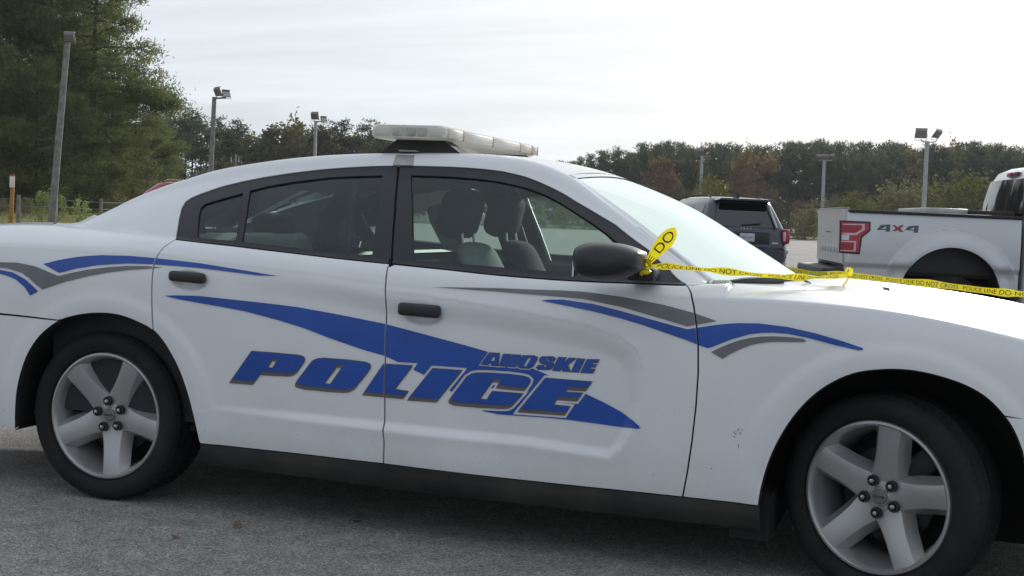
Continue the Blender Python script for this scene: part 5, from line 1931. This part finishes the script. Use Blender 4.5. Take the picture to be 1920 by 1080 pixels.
sheet('rear_window', rear_map, [[(-.82, 1.42), (.86, 1.42), (.77, 1.87), (-.74, 1.87)]], spacing=.1, step=.05, offset=.006, m=PICKGL, parent=cab_o, flip=True)
MB().box((BX1 + .165, 0, 1.93), (.05, .40, .05), None, .01).obj('third_brake_light', DKRED, cab_o)
MB().box((BX1 + .150, .05, 1.93), (.05, .14, .045), None, .008).obj('brake_lens', REDLENS, cab_o)
for sgn in (-1, 1):
    def side_g(A, sgn=sgn):
        x, z = A[:, 0], A[:, 1]
        y = np.interp(z, [1.36, 1.62, 1.86], [.965, .91, .85]) + .004
        return np.stack([x, sgn * y, z], -1), np.tile(np.array([0, sgn * .94, .33]), (len(A), 1))
    for x0, x1 in ((BX1 + .35, BX1 + 1.15), (BX1 + 1.22, BX1 + 2.1)):
        sheet('side_window', side_g, [[(x0, 1.40), (x1 + .2 * (x1 > BX1 + 2), 1.36), (x1 - .1, 1.80), (x0 + .06, 1.80)]], spacing=.1, step=.05, m=PRIVACY, parent=cab_o, flip=sgn > 0)
# the box lying across the bed
T_M = Matrix.Translation(T_LOC) @ Matrix.Rotation(T_RZ, 4, 'Z')
TBX = thing('truck_tool_box', 'low aluminium lidded tool box with black end lying across the pickup bed', 'tool box', tuple(T_M @ Vector((1.35, 0, 1.0))), T_RZ)
bxl = tp(1730, 390, 'y', -.6)[0] - 1.35
bxm = tp(1808, 390, 'y', -.6)[0] - 1.35
bxr = BX1 - .03 - 1.35
MB().box(((bxl + bxm) / 2, -.05, .475), (bxm - bxl, 1.45, .07), None, .012).obj('lid', BOXALU, TBX)
MB().box(((bxm + bxr) / 2, -.05, .465), (bxr - bxm, 1.5, .075), None, .01).obj('black_end', BEDBLACK, TBX)
MB().box(((bxl + bxr) / 2, -.05, .14), (bxr - bxl, 1.4, .58), None, .01).obj('chest', BOXALU, TBX)

# ---- dark SUV seen from behind
S_RZ = R(118)
S_LOC = on_ground(1403, 26.3)
SU = thing('dark_suv', 'dark navy sport utility vehicle seen from behind between windshield and pickup', 'suv', S_LOC, S_RZ)
RS_ = [(.34, .14, 4.80, .84, .2), (.46, .02, 4.95, .91, .22), (.62, .0, 4.98, .93, .22), (.76, .0, 4.98, .935, .2), (.80, .07, 4.97, .935, .2), (1.0, .09, 4.9, .93, .2), (1.12, .13, 4.8, .91, .2), (1.17, .16, 3.95, .89, .2), (1.40, .27, 3.45, .80, .2), (1.64, .40, 2.95, .70, .2), (1.74, .47, 2.7, .64, .2), (1.79, .60, 2.5, .52, .25), (1.805, .9, 2.2, .35, .25)]
sb_ = MB().rings([rring(*a) for a in RS_])
sub_o = sb_.obj('body', DKBLUE, SU, smooth=50)
sz = [a[0] for a in RS_]
s_xr = lambda z: np.interp(z, sz, [a[1] for a in RS_])
s_hw = lambda z: np.interp(z, sz, [a[3] for a in RS_])


def suv_rear(A):
    y, z = A[:, 0], A[:, 1]
    return np.stack([s_xr(z) - .004 + .0 * y, y, z], -1), np.tile(np.array([-.9, 0, .43]), (len(A), 1))


sheet('rear_window', suv_rear, [[(-.66, 1.19), (.66, 1.19), (.50, 1.66), (-.50, 1.66)]], spacing=.1, step=.05, offset=.008, m=PRIVACY, parent=SU, flip=True)
MB().rings([[(.16, y_, 1.772) for y_ in (-.55, .55)] + [(.16, y_, 1.735) for y_ in (.58, -.58)], [(.72, y_, 1.798) for y_ in (-.50, .50)] + [(.72, y_, 1.70) for y_ in (.60, -.60)]]).obj('roof_spoiler', DKBLUE, SU, smooth=0)
MB().box((.215, -.60, 1.42), (.05, .035, .50), Matrix.Rotation(R(26), 4, 'Y') @ Matrix.Rotation(R(-14), 4, 'X'), .01).obj('hatch_pillar', CLEARL, SU)  # pale unlike its twin: a bright highlight put into the colour
MB().box((.215, .60, 1.42), (.05, .035, .50), Matrix.Rotation(R(26), 4, 'Y') @ Matrix.Rotation(R(14), 4, 'X'), .01).obj('hatch_pillar', DKBLUE, SU)
for sgn in (-1, 1):
    tl_ = MB().box((.17, sgn * .845, 1.03), (.26, .15, .31), Matrix.Rotation(sgn * R(-18), 4, 'Z'), .05, 3).obj('tail_light', REDLENS, SU)
    MB().box((.06, sgn * .815, 1.03), (.06, .06, .20), Matrix.Rotation(sgn * R(-22), 4, 'Z'), .02).obj('light_guide', PINKLENS, tl_)
    MB().box((.10, sgn * .845, .72), (.12, .14, .10), Matrix.Rotation(sgn * R(-30), 4, 'Z'), .03).obj('bumper_reflector', mat('bumper_corner', (.25, .24, .26), .3, coat=.5), SU)

    def suv_side(A, sgn=sgn):
        x, z = A[:, 0], A[:, 1]
        return np.stack([x, sgn * (s_hw(z) + .006), z], -1), np.tile(np.array([0, sgn * .93, .37]), (len(A), 1))
    for x0, x1, sl in ((.58, 1.25, .1), (1.38, 2.15, 0), (2.25, 3.05, -.25)):
        wg = sheet('side_window', suv_side, [[(x0, 1.22), (x1 - sl * 0, 1.22), (x1 + min(0, sl), 1.63), (x0 + max(0, sl), 1.63)]], spacing=.1, step=.05, m=PRIVACY, parent=SU, flip=sgn > 0)
    for xw in (.98, 3.85):
        simple_wheel(SU, xw, sgn * .82, .37, .25, sgn)
MB().box((.05, 0, .98), (.03, .98, .24), None, .01).obj('hatch_recess', mat('hatch_dark', (.008, .009, .014), .4), SU)
pl = MB().box((.022, 0, .985), (.016, .315, .165), None, .004).obj('license_plate', mat('plate_white', (.42, .44, .50), .5, var=.2, vscale=30), SU)
pt_ = link('plate_number', text_mesh('PB 4187', .068, .001), mat('plate_blue', (.10, .13, .26), .5), pl)
pt_.rotation_euler = (R(90), 0, R(-90)); pt_.location = (.012, 0, .962)
bt = link('badge_lettering', text_mesh('T R A T', .075, .003), CHROME, SU)
bt.rotation_euler = (R(90), 0, R(-90)); bt.location = (.118, 0, 1.135)
MB().box((.075, -.62, .885), (.012, .13, .03), None, .004).obj('model_badge', CHROME, SU)
MB().box((.165, -.12, 1.255), (.02, .42, .022), Matrix.Rotation(R(-6), 4, 'X'), .006).obj('rear_wiper', BEDBLACK, SU)
MB().rings([[(.72, -.04, 1.79), (.72, .04, 1.79), (.95, .04, 1.80), (.95, -.04, 1.80)], [(.74, -.012, 1.895), (.74, .012, 1.895), (.80, .012, 1.89), (.80, -.012, 1.89)]]).obj('fin_antenna', BEDBLACK, SU)
for sgn in (-1, 1):
    MB().tube([(.8, sgn * .56, 1.79), (1.0, sgn * .57, 1.825), (2.4, sgn * .57, 1.825), (2.6, sgn * .56, 1.78)], .016, 6).obj('roof_rail', BEDBLACK, SU)
MB().box((.03, 0, .60), (.04, 1.3, .05), None, .01).obj('bumper_strip', DKRED, SU)

# ---- red car, only its roof shows over the rear pillar
RC_LOC = on_ground(402, 36)
RCR = thing('red_car', 'red car with only its roof corner showing above the police car pillar', 'car', RC_LOC, R(15))
RCR.scale = (1.04, 1.04, 1.04)
rcb = MB().rings([rring(.3, -2.2, 2.2, .82, .3), rring(.6, -2.3, 2.3, .9, .3), rring(.95, -2.2, 2.2, .88, .3), rring(1.02, -2.0, 1.3, .84, .3), rring(1.36, -1.75, .75, .70, .3), rring(1.60, -1.45, .45, .60, .3), rring(1.655, -1.2, .2, .48, .3)])
rco = rcb.obj('body', REDPAINT, RCR, smooth=50)
for sgn in (-1, 1):
    def rc_side(A, sgn=sgn):
        x, z = A[:, 0], A[:, 1]
        return np.stack([x, sgn * (np.interp(z, [1.02, 1.36, 1.6], [.84, .70, .60]) + .006), z], -1), np.tile(np.array([0, sgn * .9, .4]), (len(A), 1))
    for x0, x1 in ((-1.35, -.45), (-.35, .55)):
        sheet('side_window', rc_side, [[(x0, 1.08), (x1, 1.08), (x1 - .2, 1.52), (x0 + .12, 1.52)]], spacing=.1, step=.05, m=PRIVACY, parent=RCR, flip=sgn > 0)
    for xw in (-1.35, 1.35):
        simple_wheel(RCR, xw, sgn * .76, .33, .21, sgn)
    MB().tube([(-1.2, sgn * .52, 1.66), (-1.1, sgn * .53, 1.70), (.1, sgn * .53, 1.70), (.25, sgn * .5, 1.66)], .014, 6).obj('roof_rail', CHROME, RCR)

# ------------------------------------------------------------------ poles and lamps
WOODP = mat('weathered_pole', (.20, .19, .185), .9, var=.3, vscale=5, bump=.2, bscale=25)
STEELP = mat('galvanised_steel', (.36, .37, .38), .55, metal=.3, var=.12, vscale=4)
LAMPG = mat('lamp_housing', (.20, .185, .175), .5, metal=.2)
LAMPF = mat('lamp_glass', (.30, .31, .30), .2, coat=.5)
WIREM = mat('wire_grey', (.16, .165, .17), .6)


def flood(par, c, yaw, pitch, s=1.0):
    """box floodlight with hood, glass and yoke"""
    m0 = Matrix.Translation(c) @ Matrix.Rotation(yaw, 4, 'Z') @ Matrix.Rotation(pitch, 4, 'X')
    b = MB().rings([[(x * s * .5, -.10 * s, z * s * .42) for x, z in ((-1, -1), (1, -1), (1, 1), (-1, 1))], [(x * s * .42, .12 * s, z * s * .32) for x, z in ((-1, -1), (1, -1), (1, 1), (-1, 1))]])
    o = b.obj('floodlight', LAMPG, par, smooth=0)
    o.matrix_local = m0
    MB().box((0, -.105 * s, 0), (.9 * s, .012, .74 * s)).obj('lamp_glass', LAMPF, o)
    MB().box((0, -.20 * s, .43 * s), (1.0 * s, .24 * s, .02)).obj('visor', LAMPG, o, smooth=0)
    MB().tube([(-.52 * s, 0, 0), (-.52 * s, .02, -.55 * s), (.52 * s, .02, -.55 * s), (.52 * s, 0, 0)], .03 * s, 6).obj('yoke', LAMPG, o)
    return o


def pole(name, label, base_px, top, D, r0, r1, m_, group, arms, cat='lamp pole'):
    """top: picture point of the head; arms: list of (dx_px, dy_px, yaw, pitch, size)"""
    tpz = at_depth(top[0], top[1], D)
    b = on_ground(base_px, D)
    t = thing(name, label, cat, b, 0, group)
    rel = Vector(tpz) - Vector(b)
    MB().tube([(0, 0, -.3), tuple(rel * .5), tuple(rel)], [r0, (r0 + r1) / 2, r1], 12).obj('pole', m_, t, smooth=60)
    s_ = D / FPX
    for (dxp, dyp, yaw, pitch, sz) in arms:
        c_ = rel + Vector(CR) * dxp * s_ - Vector(CU) * dyp * s_
        MB().tube([tuple(rel - Vector((0, 0, .08))), (rel.x + (c_.x - rel.x) * .85, rel.y + (c_.y - rel.y) * .85, rel.z - .02), (c_.x, c_.y, c_.z - .45 * sz)], .05, 8).obj('arm', m_, t)
        flood(t, tuple(c_), yaw, pitch, sz)
    return t


pole('lamp_pole', 'weathered wooden pole leaning right in front of the left pine stand, lamp at its top', 97, (126, 84), 50, .150, .11, WOODP, None, [(4, -14, R(200), R(-25), .42)])
pole('lamp_pole', 'wooden pole with two floodlights standing over the rear pillar of the police car', 391.5, (402, 182), 75, .165, .125, WOODP, None, [(6, -9, R(150), R(-25), .62), (22, -5, R(60), R(-30), .50)])
pole('lamp_pole', 'slim pole with a square floodlight before the olive trees near the light bar', 588, (592, 227), 110, .17, .13, STEELP, None, [(-2, -9, R(170), R(-20), .75), (15, -2, R(60), R(-30), .6)])
pole('lamp_pole', 'pale steel pole with small floodlights rising left behind the dark car', 1312, (1316.5, 292), 150, .20, .17, STEELP, None, [(-4, -6, R(195), R(-25), .9), (11, 0, R(120), R(-30), .8)])
pole('lamp_pole', 'pale steel pole with a dark lamp crossbar above the pickup tailgate', 1541, (1545.5, 300), 150, .21, .18, STEELP, None, [(-9, -4, R(200), R(-40), .8), (3, -5, R(180), R(-40), .7), (16, -5, R(140), R(-40), .7)])
pole('lamp_pole', 'tall steel pole with two big square floodlights above the pickup bed', 1730, (1738.5, 265), 112, .22, .17, STEELP, None, [(-11, -14, R(190), R(-18), 1.0), (19, -13, R(245), R(-35), 1.0)])
# spare bracket loop on the second pole
pl2 = thing('utility_pole', 'distant utility pole with three pale insulators just above the car roof', 'utility pole', on_ground(438, 95), 0)
hz_ = at_depth(438, 303, 95)[2]
MB().tube([(0, 0, 0), (0, 0, hz_)], [.16, .12], 8).obj('pole', WOODP, pl2)
MB().box((0, 0, hz_ - .1), (1.1, .12, .12)).obj('crossarm', WOODP, pl2)
for dx_ in (-.32, .05, .30):
    MB().tube([(dx_, 0, hz_ - .05), (dx_, 0, hz_ + .35 + (.2 if dx_ == .05 else 0))], [.06, .035], 8).obj('insulator', STEELP, pl2)
for i, (a, b, lab) in enumerate((((230, 292), (640, 300), 'upper pale power line before the far wood'), ((268, 304), (520, 345), 'power line sloping down to the right before the far wood'), ((225, 327), (560, 322), 'lowest power line before the far wood'))):
    p0, p1 = Vector(at_depth(*a, 95)), Vector(at_depth(*b, 95))
    pts = [tuple(p0.lerp(p1, t) - Vector((0, 0, .35 * 4 * t * (1 - t)))) for t in np.linspace(0, 1, 12)]
    setp(MB().tube(pts, .022, 5).obj('power_line', WIREM, None), lab, 'power line', 'power lines')

# ------------------------------------------------------------------ marker post and wire fence at the left
mk = thing('marker_post', 'orange brown marker post with a red topped white plate at the left edge', 'marker post', on_ground(22.5, 44), 0)
mz = at_depth(24, 330, 44)[2]
MB().box((0, 0, mz / 2 - .1), (.13, .07, mz + .1), Matrix.Rotation(R(1.5), 4, 'Y'), .012).obj('post', mat('orange_post', (.36, .17, .035), .6, var=.2, vscale=4), mk)
MB().box((.03, -.045, mz - .20), (.19, .02, .38), None, .005).obj('plate', mat('plate_pale', (.78, .70, .70), .5), mk)
MB().box((.03, -.047, mz + .015), (.20, .03, .055), None, .005).obj('red_cap', mat('plate_red', (.65, .05, .04), .5), mk)
for i, (px, yt, D, lab) in enumerate(((35, 365, 52, 'grey wooden fence post beside the marker post'), (105, 370, 53, 'dark fence post right behind the leaning pole'), (-40, 366, 52, 'fence post outside the left edge'), (190, 372, 56, 'fence post behind the green shrub'), (268, 374, 60, 'fence post at the brown hedge'))):
    z_ = at_depth(px, yt, D)[2]
    setp(MB().tube([(*on_ground(px, D)[:2], -.2), (*on_ground(px, D)[:2], z_)], [.085, .07], 9).obj('fence_post', WOODP, None), lab, 'fence post', 'posts of the wire fence')
fp = [(-40, 52), (35, 52), (105, 53), (190, 56), (268, 60)]
for k, zf in enumerate((.35, .68, .98)):
    m_ = MB()
    m_.tube([(*on_ground(px, D)[:2], zf + .03 * ((i * 7 + k * 3) % 3 - 1)) for i, (px, D) in enumerate(fp)], .012, 4)
    setp(m_.obj('fence_wire', WIREM, None), ('lowest', 'middle', 'top')[k] + ' wire of the fence behind the marker post', 'fence wire', 'wires of the fence')

# ------------------------------------------------------------------ police tape
def ribbon(name, pts, wvec, half, label=None, parent=None, text=None, tsize=.05, toff=.0, thick=.0012, cat='police tape', repeat=1, flipx=False):
    P = [Vector(p) for p in pts]
    n = len(P)
    arc = [0]
    for a, b in zip(P[:-1], P[1:]):
        arc.append(arc[-1] + (b - a).length)
    Wd = [Vector(wvec(i / (n - 1))).normalized() for i in range(n)]
    H = [half(i / (n - 1)) for i in range(n)]

    def at(s, v):
        s = min(max(s, 0), arc[-1])
        i = min(int(np.searchsorted(arc, s, 'right')) - 1, n - 2)
        t = (s - arc[i]) / max(arc[i + 1] - arc[i], 1e-9)
        p = P[i].lerp(P[i + 1], t)
        wv = Wd[i].lerp(Wd[i + 1], t).normalized()
        h = H[i] * (1 - t) + H[i + 1] * t
        tan = (P[i + 1] - P[i]).normalized()
        nr = tan.cross(wv).normalized()
        if (Vector(CP) - p).dot(nr) < 0:
            nr = -nr
        # edges curl slightly
        return p + wv * h * v + nr * (.10 * h * (v * v)), nr
    m_ = MB()
    ns = max(24, int(arc[-1] / .02))
    vs, fs = [], []
    for i in range(ns + 1):
        for v in (-1, -.5, 0, .5, 1):
            vs.append(at(arc[-1] * i / ns, v)[0])
    for i in range(ns):
        for j in range(4):
            fs.append((i * 5 + j, i * 5 + 5 + j, i * 5 + 6 + j, i * 5 + 1 + j))
    m_.add(vs, fs)
    o = m_.obj(name, TAPE, parent, smooth=60, fix=False)
    if label:
        setp(o, label, cat)
    if text:
        me = text_mesh(text, 1.0)
        co = np.array([v.co[:] for v in me.vertices])
        lo, hi = co.min(0), co.max(0)
        h0 = hi[1] - lo[1]
        u = (co[:, 0] - lo[0]) / h0
        v = (co[:, 1] - lo[1]) / h0 * 2 - 1
        ln_ = u.max() * tsize
        tv, tf = [], []
        s0 = toff
        while s0 + ln_ < arc[-1] + 1e-6:
            nb_ = len(tv)
            for a, b in zip(u, v):
                p, nr = at(s0 + a * tsize, b * .62)
                tv.append(tuple(p + nr * .0015))
            tf += [tuple(i + nb_ for i in pg.vertices) for pg in me.polygons]
            s0 += ln_ + tsize * 1.2
        par_ = list(range(len(tv)))

        def root(i):
            while par_[i] != i:
                par_[i] = par_[par_[i]]
                i = par_[i]
            return i
        for f in tf:
            for q in f[1:]:
                par_[root(q)] = root(f[0])
        isl = {}
        for f in tf:
            isl.setdefault(root(f[0]), []).append(f)
        for fs_ in isl.values():
            ids = sorted({q for f in fs_ for q in f})
            mp_ = {q: k for k, q in enumerate(ids)}
            MB().add([tv[q] for q in ids], [tuple(mp_[q] for q in f) for f in fs_]).obj('tape_letter', BLACKP, o, smooth=0, fix=False)
        bpy.data.meshes.remove(me)
    return o


def pts_at(lst):
    return [tuple(px_y(a, b, y)) for a, b, y in lst]


main = smooth_poly(pts_at([(1207, 502, -1.02), (1228, 498, -1.0), (1262, 500, -.95), (1300, 503, -.89), (1350, 508, -.82), (1400, 513, -.75), (1450, 517, -.67), (1500, 520, -.58), (1545, 519, -.42), (1590, 517, -.25)]), 6)
TP = ribbon('police_tape', main, lambda t: (.15 + .25 * math.sin(t * 9), -.5 - 1.0 * math.sin(t * 23), .9), lambda t: .0118 + .0034 * math.sin(t * 43), 'yellow police tape knotted to the door mirror and drawn across the windshield base', None, 'POLICE LINE DO NOT CROSS', .023, .05)
leaf = smooth_poly(pts_at([(1201, 516, -1.03), (1209, 503, -1.035), (1214, 494, -1.04), (1226, 477, -1.05), (1240, 460, -1.055), (1252, 446, -1.05), (1260, 436, -1.045), (1266, 427, -1.04)]), 5)
ribbon('tape_loop', leaf, lambda t: tuple(np.array(CR) * .80 - np.array(CU) * .58 + np.array(CF) * .25 * math.sin(t * 4)), lambda t: float(np.interp(t, [0, .2, .32, .5, .66, .85, .94, 1], [.006, .007, .011, .024, .028, .021, .010, .001])), None, TP, 'E DO', .040, .060)
kn = MB()
kp_ = Vector(px_y(1210, 499, -1.035))
kn.tube([kp_ + Vector((.018 * math.cos(t), -.012 * math.sin(t * 2), .022 * math.sin(t))) for t in np.linspace(0, 5.6, 22)], .0075, 6)
kn.obj('knot', TAPE, TP)
kn2 = smooth_poly(pts_at([(1592, 517, -.25), (1596, 507, -.25), (1590, 501, -.26), (1586, 510, -.27), (1590, 521, -.28), (1584, 532, -.34), (1576, 541, -.42)]), 5)
ribbon('tape_tail', kn2, lambda t: tuple(np.array(CR) * (1 - .6 * t) + np.array(CF) * .7 * math.sin(3 * t)), lambda t: .010 - .004 * t, None, TP)
far = [tuple(at_depth(px, y, D)) for px, y, D in ((1470, 504, 12.6), (1500, 509, 12.2), (1560, 514, 11.4), (1640, 521, 10.5), (1720, 529.5, 9.8), (1800, 539, 9.2), (1870, 547, 8.7), (1930, 553, 8.4), (2050, 566, 7.8), (2300, 590, 7.0))]
ribbon('police_tape', smooth_poly(far, 6), lambda t: (.1 * math.sin(t * 40), -.25 + .8 * math.sin(t * 27), 1), lambda t: .027 + .006 * math.sin(t * 31), 'second run of yellow police tape stretched beyond the hood in front of the pickup', None, 'POLICE LINE DO NOT CROSS', .058, .02)
# its tie post stands out of the picture on the right, the other end behind the windshield
for p_, lab in ((far[0], 'thin stake behind the windshield holding the second tape'), (far[-1], 'thin stake right of the picture holding the second tape')):
    setp(MB().tube([(p_[0], p_[1], 0), (p_[0], p_[1], p_[2] + .06)], .012, 8).obj('stake', STEELP, None), lab, 'stake')

# ------------------------------------------------------------------ leaves that have blown onto the hood and the ground
LEAFB = mat('dead_leaf', (.16, .095, .045), .8, var=.3, vscale=30)


def dead_leaf(loc, nrm, s, rz, label, m_=LEAFB):
    out_ = [(0, -1, 0), (.35, -.55, .10), (.5, 0, .16), (.32, .5, .12), (0, 1, .25), (-.35, .5, .20), (-.5, 0, .10), (-.3, -.55, .14)]
    m0 = MB().add([(0, 0, 0)] + [(x * s, y * s, z * s) for x, y, z in out_], [(0, i + 1, (i + 1) % 8 + 1) for i in range(8)])
    m0.tube([(0, -s, 0), (.1 * s, -1.5 * s, .1 * s)], .05 * s, 4)
    o = m0.obj('dead_leaf', m_, None, smooth=0, fix=False)
    o.location = loc
    o.rotation_euler = (R(12), R(-20), rz)
    return setp(o, label, 'leaf', 'fallen leaves')


def hood_at(px, py):
    for y_ in np.linspace(-.7, .7, 400):
        p = px_y(px, py, y_)
        q, _ = hood_map(np.array([[p[0], y_ / float(ybelt(p[0]))]]))
        if p[2] < q[0][2]:
            return tuple(q[0] + np.array([0, 0, .004]))
    return tuple(px_y(px, py, 0))


dead_leaf(hood_at(1662, 545), None, .022, .5, 'curled brown leaf lying on the white hood')
dead_leaf(hood_at(1510, 531), None, .028, 1.9, 'withered leaf caught at the rear edge of the hood')
for px, py, s in ((445, 989, .035), (668, 980, .03), (330, 1010, .02)):
    d = ray(px, py); t = -CP[2] / d[2]; q = CP + t * d
    dead_leaf((q[0], q[1], .004), None, s, px * .1, {445: 'flat dark leaf on the asphalt below the rear door', 668: 'flat dark leaf on the asphalt below the front door edge', 330: 'small leaf on the asphalt right of the rear wheel'}[px])
